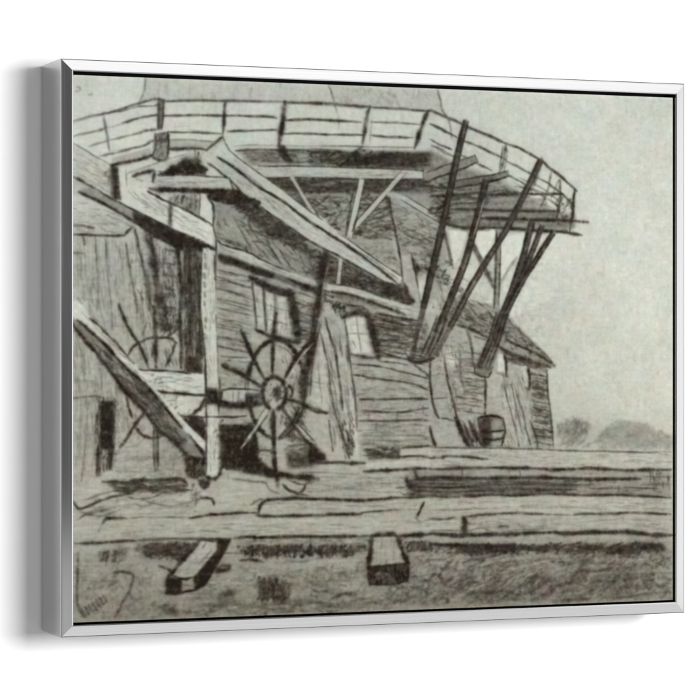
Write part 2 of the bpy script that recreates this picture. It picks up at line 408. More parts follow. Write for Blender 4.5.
# far bushes
P([(556,424),(570,418),(582,418),(592,426),(606,428),(612,448),(556,449)], 160, .6, 3)
S([(557,424),(575,418),(588,424),(590,444),(560,447)], 70, 50, 10, 2.2, 130, .35, 25)
L([(566,436),(574,428),(582,420)], 5, 138, .5); L([(582,448),(596,441),(604,440)], 3, 138, .6)
S([(557,426),(572,416),(590,424),(594,446),(560,448)], 50, 55, 9, 3, 112, .35, 25)
S([(600,432),(618,422),(646,424),(671,436),(671,449),(600,449)], 80, 8, 13, 3, 124, .35, 25)
P([(600,434),(618,421),(634,424),(646,424),(660,431),(673,436),(673,450),(600,449)], 150, .45, 2.5)
P([(604,430),(618,421),(634,424),(646,424),(660,436),(662,449),(606,449)], 158, .65, 2.5)
L([(606,430),(618,421),(632,423),(642,425),(652,430),(660,437)], 3.4, 146, .3); S([(606,430),(640,426),(658,438),(656,448),(608,448)], 50, 5, 14, 2.2, 138, .35, 15)
# ------------------------------------------------ sky seen between struts
P([(449,230),(467,232),(462,250),(454,266)], 202, .95, .8)
P([(478,230),(495,228),(496,250),(486,262),(473,243)], 204, .95, .8)
P([(502,238),(524,232),(519,256),(502,282),(500,262)], 202, .95, .8)
P([(470,248),(482,264),(470,286),(452,300),(448,284),(462,262)], 194, .85, 1.2)
P([(484,268),(494,286),(492,304),(464,302),(472,288)], 186, .85, 1.2)
P([(502,285),(515,262),(510,290),(502,306),(498,306)], 196, .85, 1)
P([(524,284),(552,238),(552,300),(512,318),(506,312)], 196, .9, 1)
P([(556,208),(564,203),(566,210),(558,216)], 192, .8); P([(533,200),(548,198),(548,207),(536,208)], 190, .8)
L([(462,278),(471,284)], 2.5, 110, .7); L([(480,296),(488,300)], 2.2, 140, .6)
S([(446,282),(466,290),(460,310),(446,308)], 20, -40, 8, 2, 110, .5)
# ------------------------------------------------ joists and deck of the right gallery
S([(430,180),(470,176),(520,192),(560,212),(566,232),(530,232),(470,230),(436,222)], 110, 3, 17, 1.8, 82, .42, 6)
S([(430,182),(452,186),(449,226),(430,214)], 80, 10, 12, 2, 56, .5, 25)
S([(452,186),(520,192),(500,206),(452,204)], 70, 3, 14, 1.8, 66, .5, 8)
for pl in [[(489,198),(545,198),(550,208),(487,207)],[(487,213),(545,213.5),(552,219),(483,216)],[(500,222),(560,224),(560,230),(502,226)]]: P(pl, 138, .6, .8)
P([(424,173),(450,164),(475,155),(478,161),(452,171),(430,180)], 132, .9, .6); L([(424,173),(450,164),(475,155)], 1.6, 60, .8); L([(428,181),(452,172.5),(478,162)], 2.4, 46); L([(475,155),(478,162)], 2, 60)
P([(450,182),(490,175),(508,171),(510,176),(490,181),(452,189)], 104, .85, .6); L([(450,182),(490,175),(508,171)], 2, 58, .8); L([(452,189),(490,181.5),(511,176)], 2.6, 44)
for l, w, t in [([(430,197),(455,195),(480,193)],3.2,52),([(430,188),(450,187)],3,56),([(488,195),(520,194),(545,194),(563,194)],3.2,58),([(452,209),(487,210),(520,211),(555,211)],3.4,50),
             ([(475,218),(505,219),(550,220),(588,222)],3.8,46),([(435,220),(447,224),(469,229)],3.6,58),([(463,228),(495,228),(530,230),(560,232),(582,235)],3.6,48),
             ([(440,205),(470,203),(490,202)],2.6,80),([(515,186),(535,190),(552,196)],2.2,100),([(520,178),(545,190),(560,202)],2,120)]:
    L(l, w, t, .88, wob=.2)
for l in [[(452,192),(486,190)],[(452,201),(486,200.5)],[(460,214.5),(480,214.5)],[(455,224),(474,224.5)],[(490,199),(520,199),(548,199.5)],[(490,206),(520,206),(552,207)],[(505,225.5),(540,227),(570,229)],[(432,193),(446,192)],[(500,188.5),(518,187)]]:
    L(l, 2.4, 150, .6)
for a_, b_ in [((559,180),(551,199))]: L([a_, b_], 2.4, 84, .7)
S([(556,196),(574,198),(574,222),(556,224)], 34, 70, 8, 1.8, 74, .5, 25)
for x, y in [(560,205),(566,212),(557,214),(541,190),(565,195)]: L([(x,y),(x+3,y+2)], 4.5, 190, .75)
L([(575,190),(573,206),(572,222)], 3.8, 52); L([(571,222),(570,234)], 2.4, 66); L([(560,180),(560,200),(556,222)], 3, 80, .8); L([(551,170),(548,190),(540,208)], 2.6, 95, .7)
L([(506.5,143),(504,158),(500,173)], 3.6, 92, .85); L([(503,146),(499,172)], 2, 66, .6); L([(508,150),(504,172)],1.6,66,.6)
L([(541.5,159),(536,175),(531,190)], 5.2, 84, .85)
# back bracing
L([(471,241),(481.5,262),(493.5,288)], 5, 84); L([(473,241),(484,262)], 1.6, 60, .7)
P([(495,228),(500,229),(499,305),(493,305)], 128, .8, .6); L([(497,228),(496,258),(494,308)], 2.2, 66); L([(500.5,230),(500,262),(499,306)], 2, 66)
L([(517,257),(508,270),(500,284)], 3.6, 138, .75)
L([(442,222),(447,244),(453,268)], 4, 88); L([(436,262),(444,300)], 2.6, 100,.6); S([(434,250),(452,262),(448,285),(436,282)], 30, 10, 9, 2, 66, .55, 30)
# the struts
def strut(pts, w, tone=58):
    Q_ = smooth(pts); d = np.gradient(Q_, axis=0); d /= np.hypot(d[:, 0], d[:, 1])[:, None]; n = np.stack([-d[:, 1], d[:, 0]], 1) * w / 2
    P([tuple(p) for p in Q_ + n] + [tuple(p) for p in (Q_ - n)[::-1]], tone + 34, .9, .6)
    K = lambda f: [tuple(p) for p in (Q_ + n * f)[::6]]
    L(K(.85), 2.4, tone - 20, .9, taper=.1, wob=.2); L(K(-.85), 2.0, tone - 10, .85, taper=.1, wob=.2); L(K(.35), 2.2, tone - 6, .65, wob=.25)
    m = (Q_ + n * -.2)[::3]
    for i in range(len(m) - 1):
        if random.random() < .45: L([tuple(m[i]), tuple(m[i + 1])], random.uniform(1.5, 3.5), tone - 12, .6)
        elif random.random() < .3: L([tuple(m[i]), tuple(m[i + 1])], 1.8, 150, .5)
strut([(466,121),(456,162),(446.5,207),(432,272),(411,360)], 5.9, 56)
L([(465.5,122),(465.8,127)], 5.5, 44)
strut([(486,180),(475,226),(463,268),(445,312),(426,359)], 6.3, 58)
L([(485,198),(478,222),(473,238)], 1.8, 168, .7, wob=.1)
strut([(541,160),(518,207),(499,242),(477,276),(456,316),(435,356)], 5.4, 64)
strut([(532,222),(525,250),(514,285),(497,328),(478,368)], 5.8, 58)
strut([(542,226),(532,252),(520,282),(506,312),(493,346)], 4.6, 64)
strut([(553,233),(536,260),(518,289),(503,322),(494,348)], 4.6, 56)
# feet of the struts
P([(497,312),(509,310),(503,334),(499,348),(491,374),(484,376),(476,372),(475,366),(489,336)], 84, .7, .7)
for o in (0,4,8,12): L([(496+o,312),(489+o*.95,338),(477+o,368)], 1.8, 40, .8)
L([(484,360),(480,371)], 2, 150, .6); P([(475,367),(489,371),(487,376),(476,374)], 135, .8,.5); L([(474.5,366),(476,374),(487,377),(492,372)], 2, 50)
P([(430,336),(440,318),(452,322),(440,346),(433,358),(424,360),(410,362),(412,350),(420,322),(427,318)], 92, .35, 1)
for l in [[(441,318),(434,338),(427,356)],[(437,316),(430,336),(420,356)],[(448,318),(438,340),(430,356)],[(419,330),(413,352)]]: L(l, 2.4, 44, .8)
L([(444,318),(436,338),(430,350)], 1.8, 150, .6); L([(426,318),(420,336),(417,350)], 2.6, 158, .6)
L([(408,358),(412,362),(426,361),(434,358)], 4, 44, .85); L([(405,352),(409,358)], 4, 60, .7)
for x,y in [(411,352),(417,357),(424,364),(428,368)]: L([(x,y),(x+3,y+1)], 3.5, 172, .7)
L([(414,364),(424,372),(430,378)], 3, 70, .8)
S([(218,268),(250,280),(250,350),(222,372),(218,372)], 49, -12, 12, 1.3, 98, .45, 10)
S([(354,362),(428,380),(428,446),(360,450)], 170, -2, 13, 1.3, 104, .45, 6)
S([(354,362),(428,380),(428,446),(360,450)], 27, 80, 7, 1.3, 112, .4, 14)
S([(436,330),(484,348),(484,415),(440,415)], 60, -8, 10, 1.4, 92, .45, 16)
S([(436,330),(470,340),(466,415),(440,415)], 27, -78, 12, 1.4, 88, .45, 8)
S([(500,372),(545,384),(552,446),(505,446)], 90, -76, 16, 1.4, 98, .42, 10)
S([(529,372),(546,376),(553,446),(534,446)], 50, -8, 11, 1.4, 80, .5, 10)
S([(462,296),(505,312),(550,360),(540,364),(500,345),(458,326)], 110, -38, 8, 1.5, 78, .5, 20)
S([(330,296),(400,316),(426,322),(424,362),(380,356)], 100, -7, 15, 1.4, 72, .5, 8)
S([(436,252),(462,280),(462,318),(432,318)], 33, -40, 8, 1.5, 92, .45, 40)
for i in range(9):
    y = 270 + i * 9.5; L([(217,y),(234,y+3.6),(251,y+7.5)], 1.8, random.uniform(76,100), .75)
for i in range(8):
    y = 325 + i * 5.2; L([(377,y - 2 + i*.2),(392,y+1),(407,y+3.4)], 1.9, random.uniform(66,95), .75)
for i in range(9):
    y = 306 + i * 8.5; L([(299,y - 2),(308,y),(317 - i*.5,y+2.6)], 1.8, random.uniform(74,100), .75)
for i in range(10):
    y = 352 + i * 6.6; L([(464,y),(474,y+1),(483,y+2.4)], 1.8, random.uniform(78,100), .7)
for i in range(11):
    y = 374 + i * 6.8; L([(530+i*.5,y),(539+i*.4,y+1.4),(547+i*.6,y+3)], 2, random.uniform(70,95), .75)
for i in range(6):
    y = 425 + i * 5; L([(360,y),(392,y+.5),(427,y)], 1.5, random.uniform(100,125), .6)
# ------------------------------------------------ window A
P([(252,279),(270,288),(291,292),(297,342),(272,338),(255,330)], 138, .8, .8)
P([(254,285),(262,288),(265,331),(256,328)], 176, .95, .6); P([(266,291),(273,293),(274,334),(268,332)], 186, .95, .6); P([(277,295),(287,297),(291,337),(278,333)], 180, .95, .6)
L([(250,277),(258,281),(270.6,287.7),(293,293)], 5.5, 44, .9); P([(252,280),(292,293),(290,298),(268,292)], 60, .8, .8)
L([(290,291),(293,305),(296,322),(298,342)], 7, 40, .92); L([(252,280),(254,300),(257,330)], 2.4, 72, .85)
L([(263,288),(265,310),(266,331)], 2.8, 66); L([(275,291),(276,310)], 2.2, 95, .8)
L([(255,329),(263,333),(272,337),(284,339),(297,343)], 3.6, 58); L([(257,331),(259,332)], 5, 42); L([(290,341),(297,342)], 6, 45)
for l in [[(254,301),(264,304)],[(266,305),(289,311)],[(255,316),(265,318)],[(267,319),(291,326)]]: L(l, 2, 110, .75)
L([(252,276),(270,279),(290,287),(300,290)], 3, 165, .6)
S([(254,285),(288,297),(291,336),(258,328)], 34, 84, 12, 1.5, 112, .45, 10)
S([(319,288),(334,292),(334,302),(320,304)], 20, -20, 10, 2, 58, .6, 15)
S([(346,318),(366,315),(373,352),(354,352)], 20, 80, 10, 1.4, 120, .4, 25)
# window B
P([(345,320),(348,315),(366,316),(374,353),(353,354)], 190, .9, .9)
L([(343,318),(350,314),(360,313),(369,315)], 5.4, 46); L([(367,313),(371,326),(375,341),(378,358)], 7, 38, .92); L([(345,320),(346,330),(350,350)], 2.6, 78, .8)
L([(351,354),(364,357),(379,358)], 4, 66); L([(356,315),(358,330),(361,352)], 2, 120, .8); L([(347,333),(368,334)], 2, 130, .75); L([(353,341),(356,347)],2.5,90,.7)
L([(352,357),(375,361)], 3, 128, .7)
S([(330,300),(345,306),(346,318),(330,318)], 30, 60, 9, 2, 60, .5, 30)
S([(297,300),(320,306),(308,396),(300,360)], 60, -8, 9, 1.4, 84, .5, 14)
S([(282,345),(304,380),(308,440),(286,440)], 60, -70, 10, 1.5, 84, .5, 20)
S([(222,360),(250,360),(250,386),(222,386)], 40, -4, 10, 1.4, 104, .45, 10)
# ------------------------------------------------ leaning planks in the middle
P([(318,300),(331,306),(345,330),(352,372),(357,430),(362,462),(330,464),(316,436),(309,400),(311,356)], 170, .85, 1.2)
P([(325,312),(338,318),(346,340),(336,350),(328,326)], 150, .6, 1.5)
L([(322,320),(313.4,354.6),(310,396)], 2.4, 78, .8)
for l, w, t in [([(325,318),(330,335),(336,358),(340,385),(342.6,410)],2.8,66),([(335,345),(338,364)],2.6,62),([(346,338),(351,366.6),(355,400),(357,430)],2.6,74),([(320,330),(326,355),(329,375),(333,402),(337,420),(343,436)],2.2,85),
            ([(318,360),(320,385),(322,402)],1.6,118),([(341,345),(342,356)],3.4,80),([(338,418),(344,440),(349,458)],3.4,66),([(348,432),(351,455)],2.6,60),([(329,420),(332,446),(333,452)],2,85),
            ([(312,382),(324,384)],1.8,110),([(309,404),(316,408)],2.2,80),([(310,410),(320,413),(328,412)],2.8,60)]:
    L(l, w, t, .85)
L([(350,385),(354,420),(358,460)], 4, 190, .7); L([(344,400),(350,440),(354,458)], 2.5, 182, .6)
S([(324,330),(350,345),(358,440),(340,460),(330,440)], 70, -80, 18, 1.4, 95, .45, 6)
S([(338,420),(354,425),(354,458),(344,458)], 30, -75, 12, 2, 62, .55, 8)
# dark leaning pole
L([(326,253),(321,279),(317,310),(312,344),(306,374),(302,398)], 7.5, 44, .92); L([(329,262),(324,285),(321,304)], 2.6, 150, .6)
L([(321,285),(316,320)], 4, 34, .8)
# ------------------------------------------------ the big diagonal boom
P([(199,158),(206,151),(222,139),(232,153),(255,170),(282,190),(310,212),(340,234),(402,277),(401,283),(396,284),(384,281),(344,259),(310,242),(272,216),(246,197),(228,180),(210,167)], 178, .97, .6)
P([(233,153),(255,170),(283,190),(312,213),(341,234),(402,277),(400,281),(373,262),(340,239),(308,218),(262,187)], 182, .9, .5)
S([(212,160),(262,190),(396,282),(310,240),(246,196)], 60, -35, 12, 1.2, 140, .3, 6)
L([(217,157),(234.6,167.7),(248,179),(264,190),(288,205),(310,222),(334,237),(344,243.5),(373,264),(397,283)], 3.2, 42, .92)
L([(225,142),(232,153),(255,170),(283,190.5),(310,211),(322,220)], 1.6, 80, .8); L([(338,233),(370,255),(402,277)], 1.8, 66, .85)
L([(205,161),(220,172),(233,183),(246,197),(262,208),(285,224),(310,241),(340,257),(384,281)], 2.6, 58, .85)
L([(341,241),(372,260),(398,279)], 1.8, 80, .5)
P([(228,150),(236,156),(233,163),(222,158),(214,152),(222,142)], 196, .6, 1)
L([(205,152),(212,146),(222,139)], 2, 80, .7)
# ------------------------------------------------ horizontal beam at left centre & sloping piece
P([(128,172),(150,165),(178,156),(200,150),(217,158),(205,164),(180,164),(160,172),(134,178)], 186, .9, .9)
L([(170,171),(180,167),(190,162),(204,170)], 7, 42, .9); S([(158,172),(182,163),(206,168),(206,175),(160,176)], 70, 12, 12, 2.2, 42, .6, 12)
L([(133,176),(143,173),(154,171),(153,182)], 4, 52, .85); L([(120,178),(134,171),(160,162),(190,153)], 1.6, 130, .6)
P([(155,177),(190,175.5),(229,178.5),(234,189),(154,188)], 182, .95, .6)
L([(158,176),(190,175),(229,178)], 1.8, 66, .8); L([(229,178),(233,189)], 3.4, 60)
L([(150,189),(170,190),(200,190.5),(236,191.5)], 5, 38, .95); S([(195,191),(240,192),(262,204),(230,204),(214,200)], 80, 0, 14, 2.4, 45, .6, 12)
L([(137,179),(143,181)],4,110,.6)
L([(195,150),(195,160)],2.5,75,.7); S([(196,151),(203,152),(203,162),(196,162)],10,80,8,2,80,.5)
# sloping light beam (upper left)
P([(72,145),(110,165),(112,200),(98,190),(72,177)], 186, .9, 1)
L([(73,143.5),(90,153),(111,165)], 2, 120, .7); L([(73,177),(85,183),(98,191)], 3.4, 66, .85); L([(80,160),(110,178)], 1.4, 165, .5)
P([(72,178),(98,191),(133,220),(110,206),(72,194)], 168, .6)
P([(118,188),(128,185),(150,190),(170,200),(190,212),(213,227),(213,246),(190,235),(160,224),(132,208),(120,200)], 200, .97, .7)
S([(125,192),(165,202),(200,225),(208,240),(165,222)], 40, -30, 10, 1.5, 178, .5)
L([(147,191),(155,195),(161,198.6),(175,205),(190,212),(206,222)], 2.8, 52, .88)
P([(172,197),(192,196),(200,202),(199,215),(190,211),(174,203)], 128, .75, 1); S(rect(174,195,197,210), 24, 70, 9, 2, 75, .5)
L([(171,198),(170,214),(171,229)], 4.6, 84, .85)
# dark lower beam continuing
P([(99,190),(113,199),(132,209),(152,219),(176,231),(200,240),(213,247),(212,256),(195,248),(178,248),(161,239),(133,221),(108,207),(78,192),(84,188)], 150, .9, .8)
P([(133,210),(152,220),(176,232),(203,242),(212,252),(196,250),(178,250),(160,240),(134,222)], 74, .85, 1)
S([(133,211),(152,220),(176,232),(205,243),(206,252),(178,248),(158,238),(135,222)], 120, -25, 11, 2.2, 42, .6, 30)
L([(98,190),(113,199.5),(132,209),(152,219),(176,231),(190,237)], 2.2, 58, .85); L([(78.6,192),(92,198),(108,206),(120,213),(133,221),(148,230),(161,238)], 3.4, 50, .85)
P([(160,230),(178,234),(206,246),(206,252),(180,250),(166,240)], 42, .75, 1)
# dark posts at upper left
P([(110,164),(118,165),(121,200),(111,200)], 78, .85, .8); P([(119,167),(127,170),(126,188),(121,196)], 204, .9, .8)
L([(113,165),(115,178),(116,198)], 4.5, 44, .85); L([(104,176),(110,170),(108,185)], 4, 130, .6); L([(126,170),(127,186)],2,110,.7)
L([(118,191),(121,200)],3,80,.6)
# ------------------------------------------------ left barn wall
L([(72,208),(86,214)], 2.2, 150, .5); L([(72,213),(84,213)], 3, 150, .5)
L([(72,225.5),(84,226),(92,227.5)], 2.4, 84, .8); L([(90,227),(93,228)], 5, 58, .9); L([(103,229),(105,231)], 4, 110, .7); L([(98,219),(110,228)],3,150,.5)
L([(72,234.6),(95,235),(121,235.8),(127,232),(133,227)], 3, 66, .85); L([(72,252.6),(84,253.6)], 3, 84, .8); L([(83,236),(84.5,244)], 4, 62, .85)
for l, w, t in [([(95,237),(96.6,258.6),(98,286),(97.4,312)],2.4,95),([(106,238),(107,269),(111,302),(112,330)],2.2,92),([(126,243),(130,269),(135,296),(138,312)],3,72),
                ([(119,246),(121,258),(127,257)],2,120),([(84,240),(86,300)],1.4,145),([(115,240),(117,300)],1.2,150),([(121,262),(124,310)],1.2,145),([(88,262),(90,330)],1.2,150)]:
    L(l, w, t, .8)
P([(127,240),(137,240),(150,300),(155,312),(140,312),(134,285)], 178, .5, 1.5)
L([(135,229),(137,240),(140,252),(145.4,279),(150,304)], 3.4, 74, .85); L([(146,270),(150,290),(149,310)],4,76,.7)
L([(147,230),(152,250),(156,278),(160,300),(163,330)], 7.5, 66, .85); L([(150,235),(154,258),(157,280)], 3, 46, .7); L([(163,250),(165,290)], 4, 100, .5)
L([(177,243),(179,262),(181,290),(181,312)], 5, 46, .88)
for y in (249,263,275,288,294,307): L([(164,y),(170,y+1),(175,y+2)], 3, 82, .75)
for y in (254,270,284): L([(143,y),(148,y+1)], 2.6, 90, .7)
S([(158,246),(177,250),(181,312),(164,312)], 70, -85, 12, 1.8, 92, .5, 10)
P([(182,246),(201,250),(203,376),(184,373)], 120, .75, 1)
S([(182,247),(201,250),(203,374),(184,372)], 220, -88, 22, 1.8, 62, .5, 5)
L([(189,241),(190,262),(190,310),(190,345)], 3.6, 52, .8); P([(187,356),(199,358),(200,373),(187,372)], 52, .8, 1)
L([(199,250),(199,300),(200,360)], 2.4, 50, .8)
P([(74,262),(130,262),(134,340),(118,330),(86,300),(74,292)], 168, .35, 3)
S([(74,240),(140,245),(150,330),(128,340),(74,290)], 90, -86, 30, 1.5, 140, .35, 4)
L([(78,298),(82,304)], 4.5, 105, .7); L([(90,305),(92,312)],4,110,.6); L([(119,304),(121,310)],4,80,.7)
S([(74,200),(110,210),(150,232),(130,234),(74,232)], 70, -12, 12, 1.4, 128, .4, 14)
S([(74,238),(126,240),(140,310),(150,360),(100,330),(76,290)], 71, -86, 26, 1.3, 112, .4, 5)
S([(74,330),(100,350),(124,392),(124,440),(76,470)], 110, -87, 22, 1.3, 116, .4, 5)
S([(128,232),(176,244),(182,312),(180,366),(140,366),(136,300)], 150, -80, 16, 1.5, 84, .45, 12)
S([(116,404),(180,450),(184,478),(116,478)], 49, 60, 12, 1.4, 108, .42, 40)
# second wheel (behind)
P([(136,314),(148,318),(150,340),(140,338)], 150, .4, 1.5)
for l, w, t in [([(119,305),(123,316),(128,327),(138.6,344),(149,368)],3.8,48),([(154,306),(155,330),(156,368)],4.4,52),([(164,306),(167,320),(170,333)],3.4,58),([(180,310),(181,340),(181,368)],4.4,50),
                ([(176,343),(171,355),(166,367)],3.6,55),([(175,312),(172,330)],2.4,90),([(128,355),(133.4,347),(142,341),(154,338),(169,338),(177,343)],3.2,62),([(130,352),(136,344)],2.2,90),([(158,318),(163,322),(166,330)],2.4,80),
                ([(147,322),(142,336)],2.6,88),([(169,336),(176,330),(179,318)],2.6,88),([(134,366),(128,376)],2.4,100)]:
    L(l, w, t, .85)
S([(150,306),(178,308),(180,336),(156,338)], 60, 75, 9, 1.8, 66, .5, 35)
L([(148,345),(152,366)], 3.4, 182, .5)
# platform box
P([(136,370),(191,373),(204,374),(205,394),(190,394),(152,391)], 196, .97, .6); P([(154,394),(204,397),(204,417),(172,416)], 190, .95, .7)
L([(135,369),(150,370.5),(172,371),(191,374)], 2.4, 56); L([(152,391),(170,392.5),(190,394.5),(205,395)], 3, 50); L([(170,415),(190,417),(206,417)], 2.8, 60)
L([(190,394.5),(214,396)],1.8,60)
P([(176,419),(204,420),(206,430),(206,478),(186,478),(181,446),(168,432)], 84, .8, 1.5)
S([(172,420),(205,420),(205,476),(187,476),(180,440)], 180, 70, 12, 2.4, 45, .6, 25)
L([(190,416),(196,424),(200,432)], 6, 40); L([(207,394),(200,408),(192,414)], 4, 45,.8)
# lower-left door and siding
P([(100,401),(114,402),(113,449),(100,449)], 44, .93, .8); L([(107,404),(107,446)], 8, 36, .7)
P([(96,448),(102,448),(101,476),(96,477)], 88, .8, .8); P([(108,447),(113,447),(112,470),(108,470)], 54, .85, .8)
L([(98,446),(97,474)], 3, 60, .8); P([(102,450),(108,450),(108,470),(102,472)], 150, .6)
L([(72,380),(85,381),(96,380)], 1.8, 128, .7); L([(72,398),(85,397),(97,396),(101,398)], 2.6, 92, .8); L([(84,352),(84.5,374)], 2, 130, .7); L([(83,371),(85,374)],4,100,.7); L([(101,364),(101.5,398)], 2, 115, .75)
L([(88,402),(88,408)], 4.5, 100, .7); L([(87,408),(86,440),(83,471),(81,482)], 2, 108, .7)
S([(74,400),(98,402),(96,470),(74,480)], 70, -88, 24, 1.5, 138, .35, 4); S([(102,372),(125,396),(124,404),(103,400)], 20, -85, 12, 1.6, 120, .4)
S([(114,450),(180,455),(184,478),(116,478)], 60, 0, 16, 1.6, 125, .4, 10)
S([(116,404),(135,412),(150,430),(120,440)], 40, 80, 12, 1.6, 115, .4, 20)
S(rect(96,398,116,474), 60, 86, 16, 1.8, 52, .5, 8)
S(rect(101,404,112,446), 10, 86, 16, 1.6, 105, .4, 6)
S([(150,372),(190,400),(206,478),(176,476)], 60, 60, 12, 1.8, 70, .45, 30)
# second wheel, lower spokes
for l, w, t in [([(126,397),(129,408),(132,418)],3,62),([(144,413),(138,421),(133,428),(121,447)],3.8,52),([(120,447),(122,445)],5,58),([(135,427),(139,432),(146,437),(153,438)],3.6,55),([(153,438),(160,437),(167,434)],2.8,80)]:
    L(l, w, t, .88)
L([(155.7,424),(155.7,470)], 5.2, 84, .8); L([(153.6,426),(154,468)], 1.6, 46, .7); L([(158,426),(158,468)], 2, 48, .7); L([(175,452),(173,474)], 2.2, 100, .7)
P([(160,438),(172,438),(182,450),(184,476),(164,474)], 140, .4, 2)
# the left ladder boom
P([(73,300),(80,303),(88,312),(101,327),(134,362),(140,371),(190,427),(206,442),(206,453),(188,436),(152,394),(127,370),(101,342),(77,321),(72,314)], 196, .95, .7)
P([(77,320),(101,341),(126.6,368),(152,392),(180,424),(190,437),(204,458),(188,455),(159,431),(143,411),(125,390.6),(109,370),(87,342.6),(72,326),(72,318)], 142, .95, .7)
P([(128,368),(153,391),(160,402),(150,404),(138,388)], 70, .75, 1); P([(126,388),(140,392),(160,412),(182,436),(190,455),(170,438),(150,420),(130,400)], 112, .7, 2)
S([(90,336),(126,371),(152,396),(186,440),(180,445),(140,408),(110,368)], 160, -48, 12, 1.8, 75, .5, 12)
L([(77,320),(88,329),(101,341),(126.6,368),(140,380),(152,392),(166,409),(182,428)], 3.8, 42, .92)
L([(72,324),(80,334),(87,342.6),(98,355),(109.4,370),(125,390.6),(143.7,411),(159,430),(172,440),(188,455)], 4.4, 46, .92)
L([(121,388),(128,394)], 7, 42, .85); L([(90,318),(100,327),(109,336),(122,350),(134,364)], 3, 66, .85); L([(88,314),(100,322)], 1.5, 100, .6)
L([(111,360),(113,363)], 4, 90, .7); L([(136,384),(140,396)], 2, 66, .7)
L([(186,427),(196,436),(206,447)], 4.6, 192, .85); L([(188,434),(197,444),(205,453)], 2.2, 60, .8)
# ------------------------------------------------ the mast
P([(200,193),(205,194),(213,203),(213.5,230),(199,216)], 194, .97, .6)
L([(200,193),(199,215)], 2, 66, .8); L([(207,197),(213.5,206),(213,226)], 3, 50); L([(199,216),(206,221),(213,226)], 2.2, 66, .8)
L([(213,226),(216,245),(215.5,310),(218,385)], 2, 72, .85)
P([(202.5,247),(214.5,249),(216,310),(218,385),(218,477),(206.5,477),(206,385),(201,310)], 190, .97, .6)
L([(202,246),(200.5,280),(200.5,310),(205,360),(206,385),(206.5,477)], 2.2, 66, .85); L([(201,247),(208,246),(214.5,250)], 3.4, 46)
for y in (256,266,276,285,295,304,320,327,337,352,360,366,373): L([(204.4 + (y > 310) * .8,y-2),(204.9+ (y > 310) * .8,y+1.6)], random.uniform(3.6, 5), 72, random.uniform(.6, .95))
L([(214.5,255),(214.5,280)], 2.2, 55, .8); L([(216,315),(216.5,322)], 3.4, 80, .7); L([(210,356),(211,362)], 2.5, 120, .7); L([(205,366),(206,390)], 2.4, 52, .8)
L([(206,477),(212,478.5),(218,477),(221,468)], 4, 42); L([(220,377),(219.5,395),(219,415)], 2.2, 60)
P([(198,480),(211,479),(209,487),(204,490),(200,487)], 44, .9, .8)
L([(195,506),(197,500),(205,498),(212,499),(214,505)], 3, 55, .85); S([(190,484),(200,484),(200,500),(190,500)], 22, 60, 7, 2, 66, .55, 40)
# ------------------------------------------------ dark opening under the axle
P([(219,424),(254,425),(258,440),(259,459),(267,466),(277,473),(277,479),(250,474),(221,467)], 44, .94, .9)
S([(221,426),(254,427),(258,462),(230,466)], 90, 80, 14, 2.2, 34, .5, 15)
P([(219,410),(250,409),(252,424),(219,424)], 152, .8, .8); L([(206,417),(230,417),(247,416)], 2.2, 56); P([(222,404),(250,405),(250,409),(222,409)], 100, .7)
L([(221,456),(240,458),(262,468),(277,474),(300,477),(318,479)], 5.5, 40, .9); L([(228,458),(250,462)], 3.5, 96, .7)
L([(228,474),(228,480)], 2, 80, .7); L([(233,479),(250,481),(265,483),(270,490),(280,494)], 2.6, 80, .8)
S([(221,426),(254,427),(258,462),(230,466)], 46, 60, 16, 1.6, 118, .35, 30)
S([(222,450),(262,462),(274,474),(226,470)], 40, -12, 16, 1.6, 112, .3, 12)
S([(213,420),(262,420),(270,462),(222,476)], 60, 20, 12, 1.8, 50, .5, 40)
# shade right of the wheel
P([(286,452),(306,450),(324,455),(325,462),(310,467),(288,468)], 66, .85, 1.5); P([(308,444),(317,448),(325,455),(325,461),(308,463)], 36, .9, 1)
S([(284,432),(312,436),(318,452),(286,452)], 60, 5, 12, 2, 92, .5, 20)
P([(256,428),(276,432),(278,455),(262,458)], 158, .6, 1.2); L([(258,450),(272,450)], 2.5, 60, .8)
S([(282,404),(306,408),(310,446),(284,440)], 70, -60, 12, 1.8, 80, .5, 30)
# axle
P([(206,388),(218,389),(219,404),(206,404)], 36, .92, .9)
P([(221,390),(262,390),(262,404),(221,404)], 176, .9, .7); P([(245,393),(261,393),(261,403),(245,403)], 58, .85, .7)
L([(221,391),(233,388.5),(262,391)], 2.2, 56); L([(214,402),(235,405),(262,404)], 6, 40, .9); L([(233,391),(233,403)],2,100,.7); L([(239,393),(238,403)], 4, 55, .8); L([(243,393),(243,402)], 1.6, 170, .6)
L([(222,390),(221,402)], 3.2, 48); L([(245,379),(245,390)], 2.2, 66, .8); L([(200,410),(206,404)], 4, 50, .8)
